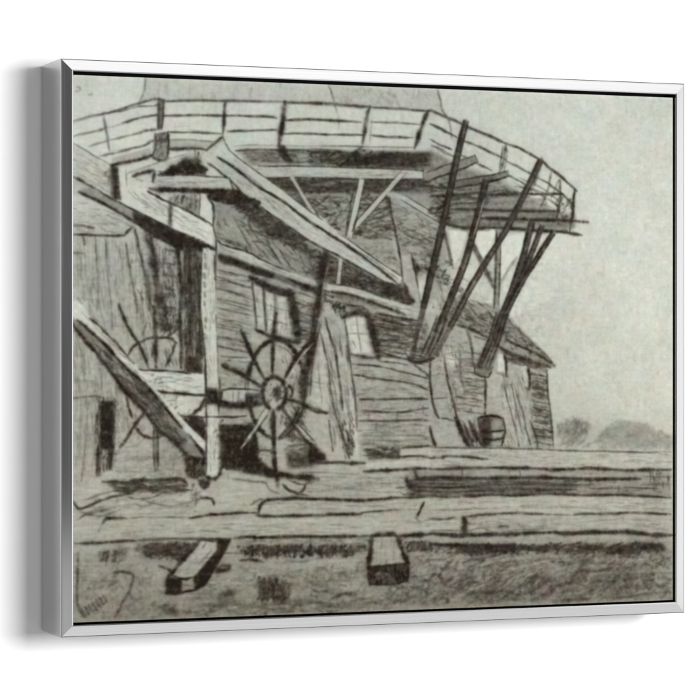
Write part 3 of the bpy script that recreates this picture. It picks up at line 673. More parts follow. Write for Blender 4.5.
# ------------------------------------------------ the big wheel
def arc(cx, cy, rx, ry, a0, a1, w, tone, al=.88, n=9):
    L([(cx + rx * math.cos(math.radians(a0 + (a1 - a0) * i / n)), cy - ry * math.sin(math.radians(a0 + (a1 - a0) * i / n))) for i in range(n + 1)], w, tone, al)
arc(276,390,28.4,49.5, -180,180, 2.6, 84, .6, 22); arc(276,390,29,50, 95,150, 4.2, 48); arc(276,390,29,51, 30,92, 4.4, 44); arc(275,390,28,48, 165,152, 4.4, 48)
arc(276,390,29,49, -28,25, 3.6, 62, .8); arc(276,390,28,48, 197,245, 4.2, 46); arc(276,390,28,48, 245,300, 2.8, 66); arc(277,391,27,46, -62,-28, 4, 46)
arc(276,391,26,45, 40,85, 1.6, 100, .6)
for l, w in [([(275.7,313),(273.5,336),(272,377)],4.6),([(241,330),(250,351),(264,379)],4.5),([(223,366),(246.6,377),(262,387)],4.8),([(312,340),(296,358),(285,378)],4.4),
             ([(288,399),(300,403),(312,409),(327,413)],4.5),([(281,406),(291,420),(303,436),(316,450)],4.2),([(274,408),(273.5,440),(275,466),(278,487)],5),([(300,408),(291,424),(279,438)],3.4)]:
    L(l, w, 44, .93)
L([(224,366),(227,368)], 7, 44, .9); L([(294,357),(297,360)], 7, 40, .9)
L([(241,331),(242,333)], 4, 60,.8)
P([(263,383),(268,378),(276,377),(283,380),(286,392),(283,404),(277,410),(269,408),(264,402)], 164, .93, .8)
arc(274,393,11.5,16, 20,175, 4.4, 42); arc(274,393,11.5,16.5, 175,250, 4, 50); arc(275,393,11,16.5, -80,20, 4.4, 46); S([(266,384),(282,384),(282,404),(266,404)], 16, 60, 8, 1.6, 72, .5, 30)
P([(273,388),(279,386),(281,393),(280,400),(275,400)], 44, .9, 1); L([(280,386),(270,396)], 2.5, 70, .8); L([(269,398),(267,406)], 2.2, 90, .7)
arc(289,392,3.4,5.5, -70,110, 2.6, 52)
L([(267,410),(256,428),(241,448)], 3.6, 182, .85); L([(270,411),(259,428),(244,449)], 1.6, 60, .7); L([(265,408),(254,424)], 1.6, 60, .7)
L([(313,343),(299,360),(287,380)], 2, 178, .7); L([(295,424),(303,432),(311,442)], 3.6, 178, .8); L([(298,423),(314,441)], 1.8, 60, .8)
L([(277,420),(277,440),(279,470)], 2, 168, .7); L([(273,412),(271,428)], 6, 60, .6)
L([(283,410),(281,424)], 3.6, 50, .7); L([(290,402),(298,412)], 4, 58, .7)
L([(248,377),(262,383)], 2.4, 178, .6)
# ------------------------------------------------ yard: ground lines at left
P([(88,484),(190,480),(204,492),(200,512),(120,516),(80,512)], 172, .5, 3)
L([(102.6,481.7),(126.6,482.6),(142,481),(162.6,480),(180,479),(187,484)], 4.2, 50, .85); L([(112,486),(126,488.6),(150,488),(182,489)], 3.4, 84, .75)
S([(104,480),(184,478),(188,492),(118,494)], 110, 0, 18, 2.2, 74, .45, 8)
for l in [[(110,484),(130,490),(170,487)],[(132,478),(160,483),(184,480)],[(128,494),(150,491),(176,494)],[(84,500),(110,492),(130,488)],[(140,500),(170,506),(196,500)],[(76,520),(90,512),(100,508)],[(80,512),(100,516),(120,510)]]: L(l, 2.4, 96, .6)
S([(92,494),(190,492),(196,514),(90,516)], 60, 8, 16, 1.6, 130, .4, 15)
L([(73,502),(78,508),(84,508),(102.6,499.7),(123,495),(134,492)], 3, 70, .85); L([(128,497),(138,499),(150,498),(161,494)], 2.2, 90, .75); L([(134,504),(142,506),(152,504),(154,499)], 2, 120, .7)
L([(118,495),(115,508)], 2, 130, .6); L([(86,515),(96,512),(110,509)], 3.4, 92, .75); L([(104,504),(98,520)],2,120,.6)
L([(103,523),(106,519),(114,518),(126,518.5)], 3.8, 50); L([(103,522),(99,532)], 3.4, 78); L([(124,518.5),(160,517),(190,518)], 1.8, 105, .7); L([(120,515),(150,514),(190,513)],1.4,145,.5)
L([(75,544),(101,542.6),(125,541),(152,539.5),(190,538.5),(232,539)], 3.2, 60, .85)
# planks at centre
P([(233,480),(300,484),(365,466),(430,462),(430,500),(275,499),(262,504),(232,500)], 164, .5, 3)
S([(300,478),(400,474),(410,492),(300,494)], 50, 0, 30, 2, 122, .4, 3)
L([(318,463),(340,462.5),(366,463.5)], 4, 52, .88); L([(300,472),(360,474)], 1.6, 100, .6); L([(310,477),(330,478),(352,486)], 1.5, 130, .5)
P([(366,463),(430,460),(430,467),(366,469)], 182, .85, .8); L([(364,471),(380,470.8),(396,469.7),(430,468.6)], 4, 48)
P([(368,452),(396,453),(398,459),(368,460)], 98, .75, 1); L([(368,453),(396,457)], 4, 72, .7); L([(400,449),(412,447),(432,446)], 3, 55); L([(398,449),(399,458)], 4, 46)
P([(400,449),(430,448),(432,454),(402,456)], 180, .8); L([(398,457),(415,456),(432,458)], 3, 66)
S([(365,447),(400,447),(398,458),(366,458)], 40, 0, 14, 2, 66, .5, 8)
L([(283,484),(287,489),(293,492),(302,491),(306,484)], 3, 66, .8); L([(282,485),(295,493),(310,496)], 2.4, 78, .8); L([(288,480),(300,484),(314,482)], 2, 90, .7)
L([(250,506),(256,501),(264,499)], 2.6, 100, .7); L([(253,512),(258,505)], 2, 110, .6)
P([(262,503),(275,500.5),(396,500),(430,500),(430,508),(366,510),(300,514),(262,513)], 168, .8, .8)
L([(258.6,513),(260,506),(265,501.5),(275.7,499),(310,499),(370,500),(398,497.5)], 3.8, 48); L([(398,498),(430,497)], 3, 60)
L([(190,518),(210,515),(224,514),(257,512.6)], 3.2, 56); L([(256,515.5),(280,516.5),(310,515.5),(340,514.5),(361,514)], 3.8, 50); L([(361,514),(367,511.7),(401,510)], 2.2, 80, .8); L([(401,510),(430,509)], 1.5, 120, .6)
L([(424,502),(420,511),(416,518)], 3, 52, 1); L([(416,517),(419,521.5),(430,519)], 3, 56, 1)
P([(100,524),(250,518),(420,516),(462,520),(462,531),(300,535),(100,540)], 172, .6, 1.5)
# the timber stack
P([(430,448),(671,452),(671,468),(430,467)], 172, .6, 1.5)
P([(406,474),(416,470),(671,472),(671,497),(480,496),(440,500),(404,492)], 138, .7, 1.2)
P([(410,478),(432,477),(470,480),(500,482),(576,482),(576,488),(484,489),(470,497),(430,498),(408,490)], 112, .7, 1.2)
P([(470,472),(671,473),(671,477),(480,476)], 158, .7, .8); P([(484,491),(575,491),(575,493.5),(488,494)], 140, .7, .6); P([(590,482),(655,483),(655,492),(590,491)], 150, .6, 1)
for l, w, t in [([(430,447),(470,448),(504,448),(554,450)],2.4,84),([(550,450.4),(583,450.8),(624,452),(671,452)],2.4,92),
                ([(430,457.7),(440,458),(450,456),(488,459)],3.4,62),([(430,469),(481,468),(526,468),(550,469.5),(587,468.6),(624,470),(671,470)],4.2,46),
                ([(416,479),(440,477.4),(481,478.5),(520,477.6),(550,478),(600,479.3),(640,479)],4.4,44),([(410,487),(440,487.5),(462,487.5)],4,50),
                ([(470,491),(500,489.5),(530,489.5),(576,489.6)],4.2,46),([(464,497),(490,495),(520,495),(560,494),(590,495.4),(624,495),(671,498)],3.4,54),
                ([(404,494),(430,496),(460,497)],3,66),([(430,510),(470,509.5),(505,508)],2,100),([(430,519),(445,519),(456,517.5)],2.8,80),
                ([(467,516.5),(480,515),(491.7,514),(520,513),(550,514.3)],3.4,56),([(574,514.5),(606,513.6),(633.6,512.6),(671,514)],3.6,56),([(550,514.5),(574,515)],2,90),
                ([(550,506),(600,507),(634,507)],1.6,140),([(624,519),(652,521)],2,130),([(552,524),(584,524)],1.6,140),([(550,486),(590,487)],2,110),([(600,487),(640,486)],1.8,120)]:
    L(l, w, t, .85)
L([(406,478),(409,484),(411,488)], 5, 48, .85); L([(414,470),(418,480)], 5, 46, .8); L([(396,488),(404,487.5)], 2.4, 66); L([(400,492),(404,495)],2.5,80,.7); L([(410,482),(430,483)],2.4,140,.6)
S([(412,479),(478,479),(486,488),(468,496),(408,493)], 90, 0, 24, 1.7, 60, .5, 3)
for x, y in ((500,482),(540,489),(590,482),(618,489),(462,472),(520,473)): L([(x,y-2.5),(x+.6,y+2.5)], 2.6, 60, .8)
P([(500,480),(575,480.5),(575,484),(500,484)], 146, .55, .6); P([(522,485),(590,485),(590,488),(522,488)], 132, .55, .6); P([(600,481),(650,482),(650,486),(600,486)], 160, .5, .6)
L([(500,484.5),(540,484.6),(590,485)], 2, 58, .8); L([(590,488.5),(625,488),(660,488.6)], 2, 70, .7)
for y in (481.5,485,489,493): L([(416,y),(450,y+.6),(480,y+.2),(520,y)], 2.4, 132, .6)
S([(470,480),(576,480),(572,494),(480,494)], 90, 0, 30, 1.6, 84, .5, 2); S([(576,480),(660,481),(660,494),(580,494)], 50, 0, 30, 1.5, 112, .4, 2)
S([(648,472),(670,472),(670,490),(652,490)], 26, 88, 8, 1.8, 84, .5, 10); L([(640,476),(671,477)],2,80,.6); L([(640,485),(671,484)],2,90,.6); L([(660,454),(672,456)], 3, 110, .7); L([(655,461),(672,462)], 3, 120, .6)
P([(470,499),(671,500),(671,512),(560,513),(470,513)], 178, .55, 1.5); P([(430,499),(470,499),(470,508),(430,508)], 176, .55, 1.5)
P([(560,516),(671,517),(671,531),(560,530)], 172, .5, 1.5); P([(466,517),(550,516),(550,530),(466,532)], 166, .5, 1.2)
L([(463.5,517),(465,524),(464,533)], 5.4, 42); L([(465,521),(470,524)], 3, 70, .7); L([(497,527),(503,526),(509,527)], 3.4, 78, .75); L([(477,528),(484,529)], 3, 100, .6); L([(468,531),(480,528),(492,531)],2,90,.6); L([(540,527),(547,526)],2.4,110,.6)
S([(470,520),(545,519),(545,530),(470,531)], 26, 0, 14, 1.8, 120, .4, 6)
for l, w in [([(234,538),(250,537),(262,537.4),(310,536.6),(370,536)],4),([(373,536),(384,535),(395,534.5)],5.4),([(396,536),(412,535.5),(430,534)],4.6),([(430,533.5),(464,535.5),(500,534),(550,532.6)],4.8),([(550,532.6),(570,533.5),(587,532.4),(624,532.2),(650,534.5),(672,535.5)],4.8)]:
    L(l, w, 44, .9)
L([(430,530),(470,531)], 1.8, 84, .7); L([(500,531),(550,528.5)], 1.6, 100, .6)
L([(430,541),(470,543),(550,543)], 3, 162, .5)
# ------------------------------------------------ foreground shade and grass
P([(138,546),(190,545),(186,560),(142,558)], 92, .6, 2); S([(134,543),(196,543),(184,560),(150,560)], 110, 60, 9, 2.2, 60, .5, 45)
S([(98,552),(126,552),(124,562),(100,562)], 34, 65, 9, 2.6, 90, .55, 20); S([(110,545),(140,545),(138,552),(112,552)], 24, 20, 10, 2, 115, .4)
L([(166,541),(190,543)],2,100,.6); L([(145,545),(190,543)], 2, 110, .6)
S([(236,546),(312,545),(312,557),(262,558),(240,552)], 130, 68, 8, 2.4, 56, .55, 38); S([(236,540),(312,540),(312,548),(240,548)], 60, 5, 14, 2, 112, .4, 12)
S([(310,546),(368,546),(364,551),(345,557),(310,558)], 100, 68, 9, 2.2, 60, .55, 36); S([(310,538),(368,538),(368,547),(310,547)], 70, 10, 12, 2, 110, .45, 12)
S([(404,542),(432,542),(432,551),(406,552)], 60, 65, 8, 2.4, 66, .55, 20)
S([(430,543),(550,545),(552,552),(470,556),(430,552)], 170, 40, 10, 2.2, 72, .5, 30)
P([(452,544),(516,545),(516,553),(470,554)], 52, .6, 1.5); L([(430,544),(470,546),(512,547)], 4, 48, .7); L([(508,546),(530,548),(552,549)], 5, 72, .8)
L([(550,548),(575,549),(600,548)], 8, 72, .75); L([(596,548),(620,550),(645,547),(664,549)], 9, 54, .8); S([(550,543),(664,543),(660,552),(620,558),(550,553)], 110, 24, 12, 2.2, 62, .5, 30)
for l, w, t, a in [([(138,549),(165,548),(192,549)],7,78,.6),([(240,549),(280,550),(312,549)],6,66,.6),([(312,550),(340,551),(366,549)],6,72,.6),([(452,547.5),(480,547.5),(516,548)],6,58,.55),
                   ([(430,545),(470,545.5),(512,546)],3,52,.75),([(512,548),(535,548),(555,549)],5,66,.7),([(404,546),(418,545),(432,546)],5,92,.6),([(98,556),(112,555),(126,558)],6,110,.5)]:
    L(l, w, t, a)
for cx, cy, rx, ry, t in [(100,595,14,8,168),(150,575,14,10,170),(222,580,20,10,166),(330,566,26,8,170),(350,588,16,6,164),(440,560,14,6,158),(480,580,22,6,150),(600,562,30,4,156),(655,570,12,10,164),(240,610,40,3,160),(126,560,10,5,160)]:
    P([(cx + rx*math.cos(k*.785)*random.uniform(.8,1.2), cy + ry*math.sin(k*.785)*random.uniform(.8,1.2)) for k in range(8)], t, .6, 3)
# block 1
P([(200,541),(220,542),(217,550),(194,578),(190,579),(172,575),(174,570)], 172, .93, .8)
P([(181,579),(194,578),(195,590),(182,592)], 150, .9, .7)
L([(200,541),(189,553),(178,566),(168,577)], 4.6, 44, .9); P([(166,577),(181,579),(182,593),(165,594)], 48, .93, .9)
L([(158,566),(166,568),(172,572)], 3.4, 66, .7); L([(172,575),(182,579),(194,577)], 2.8, 55); L([(166,594),(180,593),(195,590)], 3, 56)
P([(217,538),(231,539),(228,547),(206,585),(195,591),(193.5,578),(217,550)], 42, .95, .7); L([(202,540),(212,541),(218,541)], 2.4, 72); L([(203,548),(206,543)], 2.4, 62, .8)
P([(215,568),(224,564),(231,564),(231,570),(219,574),(214,573)], 52, .88, .9); L([(222,568),(226,568)], 3, 140, .6); L([(180,584),(192,586)], 1.8, 100, .7)
S([(172,576),(181,579),(181,592),(168,592)], 20, 70, 9, 2, 36, .5)
# block 2
P([(373,537),(397,537),(406.5,564),(370,567)], 162, .93, .7)
P([(369,567),(407,564.5),(406,581),(370,584)], 92, .93, .7); S([(370,568),(406,566),(405,580),(371,583)], 60, 88, 11, 2, 46, .65, 8)
L([(371.7,536),(370.5,550),(369,567),(370,584)], 5, 42); L([(397,536),(402,550),(408,565),(406.5,581)], 5, 44); L([(369,567),(386,566),(407,564)], 3.6, 46); L([(370,584),(390,584),(406,581)], 4, 42)
L([(374,575),(382,573),(390,576)],3,140,.5)
# grass scribbles
L([(78.6,552),(77.5,570),(77,592),(78,606),(84,618)], 3, 88, .8)
for i in range(7): 
    x = 84 + i * 3.6; y = 614 - i * 2.4; L([(x - 3, y - 5), (x, y), (x + 2, y + 3)], 3.2, 86, .7)
L([(112,573),(122,572),(133.4,575),(131,586),(126,597),(119,610),(114.6,618)], 3.4, 84, .8); L([(112,573),(120,580)],2,120,.5); L([(114,566),(118,569)], 4.5, 110, .7)
for l, w, t in [([(138,580),(141,583)],5,115),([(128,592),(131,596)],4,70),([(115,590),(120,586),(124,590)],4,120),([(165,606),(172,610),(176,614)],6,88),([(150,606),(155,602),(152,608)],3,110),([(190,600),(205,602)],3,125),
                ([(219,598),(226,595),(234,592)],7,84),([(240,560.5),(250,559.5),(264,562)],3.6,66),([(243,556),(255,555)],2,110),([(241,567),(246,570)],5,100),([(224,553),(250,554)],2.4,90),
                ([(337,577),(344,574),(350,578)],5,108),([(330,580),(350,581)],3,120),([(312,590),(320,592),(330,590)],3.6,84),([(333,598),(344,594),(356,595)],4.6,72),([(350,592),(358,594)],3,90),([(310,594),(318,598)],3,90),
                ([(366,604),(372,602),(380,603)],4,95),([(420,582),(432,580)],4,80),([(400,592),(410,596)],3,110),([(420,570),(430,565)],4,95),
                ([(463,563),(470,560),(478,559),(500,555)],3.4,88),([(449,586),(463,580),(480,575)],2.8,86),([(466,594),(474,592),(490,593),(502,591)],4.4,72),([(430,577),(437,574),(442,580),(446,586)],4,76),([(510,595),(516,588)],5,80),
                ([(524,594),(536,588),(550,580)],5,84),([(530,602),(540,596),(552,592)],3,96),([(576,571),(590,571),(611,569),(630,567)],3.6,78),([(587,560),(580,568),(574,578),(567,592)],5,88),([(577,568),(584,575)],4,66),
                ([(620,570),(624,575)],4,88),([(628,582),(632,586)],4,90),([(600,598),(625,597),(650,593)],4,88),([(552,602),(590,598)],4.4,84),([(640,563),(654,566)],3.4,100),([(648,575),(656,572)],3,110),([(596,580),(616,586),(634,584)],2.4,110)]:
    L(l, w, t, .72)
S([(258,580),(294,582),(290,600),(258,600)], 70, 78, 13, 2.6, 88, .55, 12); S([(258,578),(280,578),(280,600),(260,600)], 40, 82, 15, 2.8, 72, .5, 8)
def field(poly, n, ang, ln, w, t, a, d): S(poly, n, ang, ln, w, t, a, d, .5)
GR = [([(484,600),(500,588),(520,574)],5,92),([(500,601),(522,584),(548,570)],4,96),([(538,600),(552,590),(570,580)],6,82),([(560,566),(586,560),(600,552)],4,86),([(430,600),(450,592),(470,590)],4,96),
      ([(604,584),(622,578),(650,574)],6,96),([(590,592),(612,590),(640,586)],5,104),([(560,588),(575,580),(590,570)],4,78),([(384,598),(400,600),(420,594)],4,92),([(466,572),(486,566),(510,562)],4,108),([(520,566),(540,560),(556,558)],4,110),
      ([(196,606),(230,604),(262,606)],5,104),([(262,606),(300,602),(340,604)],5,100),([(286,560),(300,562),(312,560)],3,110),([(96,584),(106,578),(110,570)],4,118),([(128,606),(138,600),(150,598)],4,112),([(200,588),(212,596),(220,604)],3,118),([(300,575),(314,584),(330,588)],3.4,110),([(276,584),(284,594),(280,604)],5,76),([(266,586),(262,598),(264,604)],4,76)]
for l, w, t in GR: L(l, w, t, .6)
S([(560,560),(664,562),(664,592),(560,598)], 90, 12, 14, 3, 96, .4, 25)
S([(440,580),(550,566),(550,600),(440,602)], 80, 32, 14, 3, 88, .4, 14)
field([(74,560),(160,565),(160,618),(84,618)], 160, 50, 9, 2.4, 118, .35, 50)
field([(196,575),(366,562),(366,606),(190,614)], 300, 15, 11, 2.4, 112, .36, 35)
field([(408,556),(550,556),(550,600),(380,604)], 380, 28, 15, 2.4, 92, .38, 22)
field([(550,558),(670,556),(670,598),(550,602)], 300, 25, 13, 2.6, 92, .38, 30)
field([(160,604),(370,600),(370,611),(160,617)], 120, 5, 16, 2.6, 100, .42, 15)
for i in range(60):
    x = random.uniform(74, 668); y = random.uniform(556, 612 - (x - 74) * .02)
    L([(x,y),(x+random.uniform(3,9),y-random.uniform(-1,4))], random.uniform(3,6), 168, .3)
for l in [[(480,566),(500,560),(540,556)],[(500,574),(524,566),(550,560)],[(500,590),(518,576),(540,568)],[(452,600),(470,590),(486,584)],[(520,584),(530,574),(548,570)]]: L(l, 3, 165, .5)
for pl, n, ang in [([(72,150),(110,168),(110,195),(72,178)],34,-28),([(125,190),(160,196),(212,232),(210,240),(150,214)],40,-32),([(204,250),(214,250),(217,470),(207,470)],60,-88),
                   ([(138,372),(190,375),(203,392),(156,390)],34,-3),([(258,168),(420,172),(420,177),(258,176)],40,-1),([(235,160),(262,185),(395,280),(340,252),(250,195)],60,-36),
                   ([(156,178),(228,180),(230,187),(156,186)],24,-1),([(320,330),(345,340),(354,455),(332,455)],50,-80),([(175,572),(215,545),(214,550),(192,576)],16,48),([(375,540),(396,540),(403,562),(372,565)],20,86),
                   ([(75,304),(134,366),(188,430),(128,368)],34,-48),([(219,244),(308,282),(308,284),(219,248)],30,-22),([(330,288),(420,312),(420,314),(330,290)],24,-15),
                   ([(262,503),(430,502),(430,508),(262,511)],40,0),([(100,526),(460,520),(460,530),(100,538)],90,1),([(432,500),(670,500),(670,512),(432,506)],80,0),([(468,518),(670,518),(670,530),(468,530)],60,0),([(432,450),(670,454),(670,466),(432,466)],70,0)]:
    S(pl, n, ang, 16, 1.3, 118, .38, 5)
#DRAW_END

# smudging: the charcoal dust spreads round every stroke; then age, stains, fabric
PYn = (PY - 70) / 555
paper = blur(np.maximum(T, blur(T, 30)), 30)
DUST = 0.20 * np.clip(paper - blur(T, 3), 0, 90) + 0.24 * np.clip(paper - blur(T, 10), 0, 80)
T = T - DUST * np.clip((T - 60) / 110, 0, 1) * (1 + 0.35 * noise(7))
T = 205 * (np.clip(T, 10, 230) / 205) ** 1.16
T -= 8 * np.clip((118 - T) / 50, 0, 1) + 9 * np.clip((PY - 540) / 20, 0, 1)
gm = np.clip((PY - 446) / 8, 0, 1); T += gm * (4.5 * noise(34, 4) + 3 * noise(14, 2.6))          # long grain of the timber
wm = np.clip((PY - 240) / 30, 0, 1) * (1 - gm) * np.clip((548 - PX) / 8, 0, 1); T += wm * (4 * noise(16, 4) + 4 * noise(7))
T += 1.8 * noise(60) + 1.5 * noise(22) + 2.8 * noise(8) + 3.6 * noise(3.4) + 1.6 * noise(2.2, 30) + 1.3 * noise(30, 2.2)
DARKN = np.clip((185 - T) / 90, 0, 1)
T += DARKN * (6.5 * noise(5) + 5 * noise(2.6))
ring = np.exp(-((np.hypot((PX - 660) / 1.0, PY - 108) - 9) / 3.0) ** 2); T -= 7 * ring
T -= 6 * np.exp(-(np.hypot(PX - 622, PY - 240) / 8) ** 2)
edge = np.minimum(np.minimum(np.arange(NX)[None, :], NX - 1 - np.arange(NX)[None, :]), np.minimum(np.arange(NY)[:, None], NY - 1 - np.arange(NY)[:, None]))
T += 8 * np.exp(-(edge / 5.0) ** 2)
T = 0.15 * T + 0.85 * blur(T, 1)
T = np.clip(T, 22, 225)
# tone -> print colour (slightly green in the lights, warm in the darks)
t = T / 255.0
ch1 = 0.006 * noise(26) + 0.003 * noise(9); ch2 = 0.006 * noise(34) + 0.003 * noise(12)
low = np.clip(PYn, 0, 1)
R_ = t * (0.985 + 0.006 * low) + ch1 + 0.022 * (1 - t) + 0.012 * low * (t < 2)
G_ = t * 1.011 - 0.3 * ch1
B_ = t * (0.968 - 0.030 * low) - 0.026 * (1 - t) + ch2
rgb = np.clip(np.stack([R_, G_, B_], -1), 0.02, 1)
lin = np.where(rgb <= 0.04045, rgb / 12.92, ((rgb + 0.055) / 1.055) ** 2.4)
GAIN = 0.70                                  # printed reflectance of the sheet
lin = lin * GAIN

# ------------------------------------------------------------------ helpers
def new_mat(name):
    m = bpy.data.materials.new(name); m.use_nodes = True
    nt = m.node_tree; b = nt.nodes['Principled BSDF']
    return m, nt, b
def link_obj(name, me, mat, parent=None, smooth_=False):
    o = bpy.data.objects.new(name, me); col.objects.link(o)
    if mat: me.materials.append(mat)
    if parent: o.parent = parent
    if smooth_:
        me.polygons.foreach_set('use_smooth', [True] * len(me.polygons))
    return o

# wall paint
mw, nt, b = new_mat('white_wall_paint')
b.inputs['Base Color'].default_value = (0.86, 0.86, 0.86, 1); b.inputs['Roughness'].default_value = 0.9
b.inputs['Specular IOR Level'].default_value = 0.1
n1 = nt.nodes.new('ShaderNodeTexNoise'); n1.inputs['Scale'].default_value = 260; n1.inputs['Detail'].default_value = 4
tc = nt.nodes.new('ShaderNodeTexCoord'); nt.links.new(tc.outputs['Object'], n1.inputs['Vector'])
bp = nt.nodes.new('ShaderNodeBump'); bp.inputs['Strength'].default_value = 0.05; bp.inputs['Distance'].default_value = 0.002
nt.links.new(n1.outputs['Fac'], bp.inputs['Height']); nt.links.new(bp.outputs['Normal'], b.inputs['Normal'])

# brushed aluminium, grain running along local X
def metal(name, axis):
    m, nt, b = new_mat(name)
    b.inputs['Metallic'].default_value = 1.0
    tc = nt.nodes.new('ShaderNodeTexCoord'); mp = nt.nodes.new('ShaderNodeMapping')
    sc = [900, 900, 900]; sc[axis] = 6
    mp.inputs['Scale'].default_value = sc
    nt.links.new(tc.outputs['Object'], mp.inputs['Vector'])
    n = nt.nodes.new('ShaderNodeTexNoise'); n.inputs['Scale'].default_value = 1.0; n.inputs['Detail'].default_value = 5
    nt.links.new(mp.outputs['Vector'], n.inputs['Vector'])
    r = nt.nodes.new('ShaderNodeMapRange'); r.inputs['To Min'].default_value = 0.10; r.inputs['To Max'].default_value = 0.17
    nt.links.new(n.outputs['Fac'], r.inputs['Value']); nt.links.new(r.outputs['Result'], b.inputs['Roughness'])
    cr = nt.nodes.new('ShaderNodeMapRange'); cr.inputs['To Min'].default_value = 0.48; cr.inputs['To Max'].default_value = 0.60
    nt.links.new(n.outputs['Fac'], cr.inputs['Value'])
    cc = nt.nodes.new('ShaderNodeCombineColor')
    for k in range(3): nt.links.new(cr.outputs['Result'], cc.inputs[k])
    nt.links.new(cc.outputs['Color'], b.inputs['Base Color'])
    bp = nt.nodes.new('ShaderNodeBump'); bp.inputs['Strength'].default_value = 0.03; bp.inputs['Distance'].default_value = 0.0003
    nt.links.new(n.outputs['Fac'], bp.inputs['Height']); nt.links.new(bp.outputs['Normal'], b.inputs['Normal'])
    return m
metal_h = metal('brushed_aluminium_horizontal', 0); metal_v = metal('brushed_aluminium_vertical', 2)

mb, nt, b = new_mat('black_felt_backing')
b.inputs['Base Color'].default_value = (0.006, 0.006, 0.006, 1); b.inputs['Roughness'].default_value = 1.0; b.inputs['Specular IOR Level'].default_value = 0.0
n1 = nt.nodes.new('ShaderNodeTexNoise'); n1.inputs['Scale'].default_value = 900
bp = nt.nodes.new('ShaderNodeBump'); bp.inputs['Strength'].default_value = 0.2; nt.links.new(n1.outputs['Fac'], bp.inputs['Height']); nt.links.new(bp.outputs['Normal'], b.inputs['Normal'])

# canvas print: pigment from the sheet's colour attribute, woven bump
mc, nt, b = new_mat('printed_canvas')
at = nt.nodes.new('ShaderNodeAttribute'); at.attribute_name = 'print'; at.attribute_type = 'GEOMETRY'
tc = nt.nodes.new('ShaderNodeTexCoord')
def wave(direction):
    w = nt.nodes.new('ShaderNodeTexWave'); w.bands_direction = direction; w.inputs['Scale'].default_value = 210
    w.inputs['Distortion'].default_value = 1.2; w.inputs['Detail'].default_value = 2; w.inputs['Detail Scale'].default_value = 1.5
    nt.links.new(tc.outputs['Object'], w.inputs['Vector']); return w
wx, wz = wave('X'), wave('Z')
mul = nt.nodes.new('ShaderNodeMath'); mul.operation = 'MAXIMUM'
nt.links.new(wx.outputs['Fac'], mul.inputs[0]); nt.links.new(wz.outputs['Fac'], mul.inputs[1])
mr = nt.nodes.new('ShaderNodeMapRange'); mr.inputs['To Min'].default_value = 0.955; mr.inputs['To Max'].default_value = 1.015
nt.links.new(mul.outputs[0], mr.inputs['Value'])
vm = nt.nodes.new('ShaderNodeVectorMath'); vm.operation = 'SCALE'
nt.links.new(at.outputs['Color'], vm.inputs[0]); nt.links.new(mr.outputs['Result'], vm.inputs['Scale'])
nt.links.new(vm.outputs['Vector'], b.inputs['Base Color'])
b.inputs['Roughness'].default_value = 0.85; b.inputs['Specular IOR Level'].default_value = 0.08
bp = nt.nodes.new('ShaderNodeBump'); bp.inputs['Strength'].default_value = 0.15; bp.inputs['Distance'].default_value = 0.0003
nt.links.new(mul.outputs[0], bp.inputs['Height']); nt.links.new(bp.outputs['Normal'], b.inputs['Normal'])

me_, nt, b = new_mat('dark_canvas_edge')
b.inputs['Base Color'].default_value = (0.01, 0.01, 0.01, 1); b.inputs['Roughness'].default_value = 0.95; b.inputs['Specular IOR Level'].default_value = 0.05
n1 = nt.nodes.new('ShaderNodeTexNoise'); n1.inputs['Scale'].default_value = 700
bp = nt.nodes.new('ShaderNodeBump'); bp.inputs['Strength'].default_value = 0.2; nt.links.new(n1.outputs['Fac'], bp.inputs['Height']); nt.links.new(bp.outputs['Normal'], b.inputs['Normal'])

# ------------------------------------------------------------------ the wall
def plane_mesh(name, vs, fs):
    me = bpy.data.meshes.new(name); me.from_pydata(vs, [], fs); me.update(); return me
wall = link_obj('wall', plane_mesh('wall', [(-6, 0, -0.5), (6, 0, -0.5), (6, 0, 4.0), (-6, 0, 4.0), (-6, .12, -0.5), (6, .12, -0.5), (6, .12, 4.0), (-6, .12, 4.0)],
                [(0, 1, 2, 3), (5, 4, 7, 6), (3, 2, 6, 7), (0, 4, 5, 1), (1, 5, 6, 2), (4, 0, 3, 7)]), mw)
wall['kind'] = 'structure'

# ------------------------------------------------------------------ the framed picture
root = bpy.data.objects.new('framed_picture', None); col.objects.link(root)
root.location = (0, 0, ZC); root.empty_display_size = 0.1
root['label'] = 'silver metal framed canvas print of a charcoal windmill drawing, hanging on the white wall'
root['category'] = 'picture'

# rail profile: (inset from the outer edge, distance out of the wall)
SLOPE = math.tan(math.radians(9.0))
prof = [(0.0030, 0.0026), (0.0000, 0.0026), (0.0000, D - 0.0016), (0.0003, D - 0.0010), (0.0012, D - 0.0002), (0.0026, D)]
prof_in = [(RAIL - 0.0013, D + (RAIL - 0.0039) * SLOPE), (RAIL, D + (RAIL - 0.0039) * SLOPE - 0.0006),
           (RAIL, D - 0.020), (0.0030, D - 0.020), (0.0030, 0.0008)]
profile = prof + prof_in
def rail_mesh(name, side):
    vs = []
    for end in (0, 1):
        for ins, out in profile:
            x0, x1 = -W/2 + ins, W/2 - ins; z0, z1 = -H/2 + ins, H/2 - ins
            if side == 'top':    p = ((x0, x1)[end], -out, z1)
            if side == 'bottom': p = ((x1, x0)[end], -out, z0)
            if side == 'left':   p = (x0, -out, (z0, z1)[end])
            if side == 'right':  p = (x1, -out, (z1, z0)[end])
            vs.append(p)
    n = len(profile)
    fs = [(i, (i + 1) % n, n + (i + 1) % n, n + i) for i in range(n)]
    fs += [tuple(range(n))[::-1], tuple(range(n, 2 * n))]
    me = plane_mesh(name, vs, fs)
    bm = bmesh.new(); bm.from_mesh(me); bmesh.ops.recalc_face_normals(bm, faces=bm.faces); bm.to_mesh(me); bm.free()
    return me
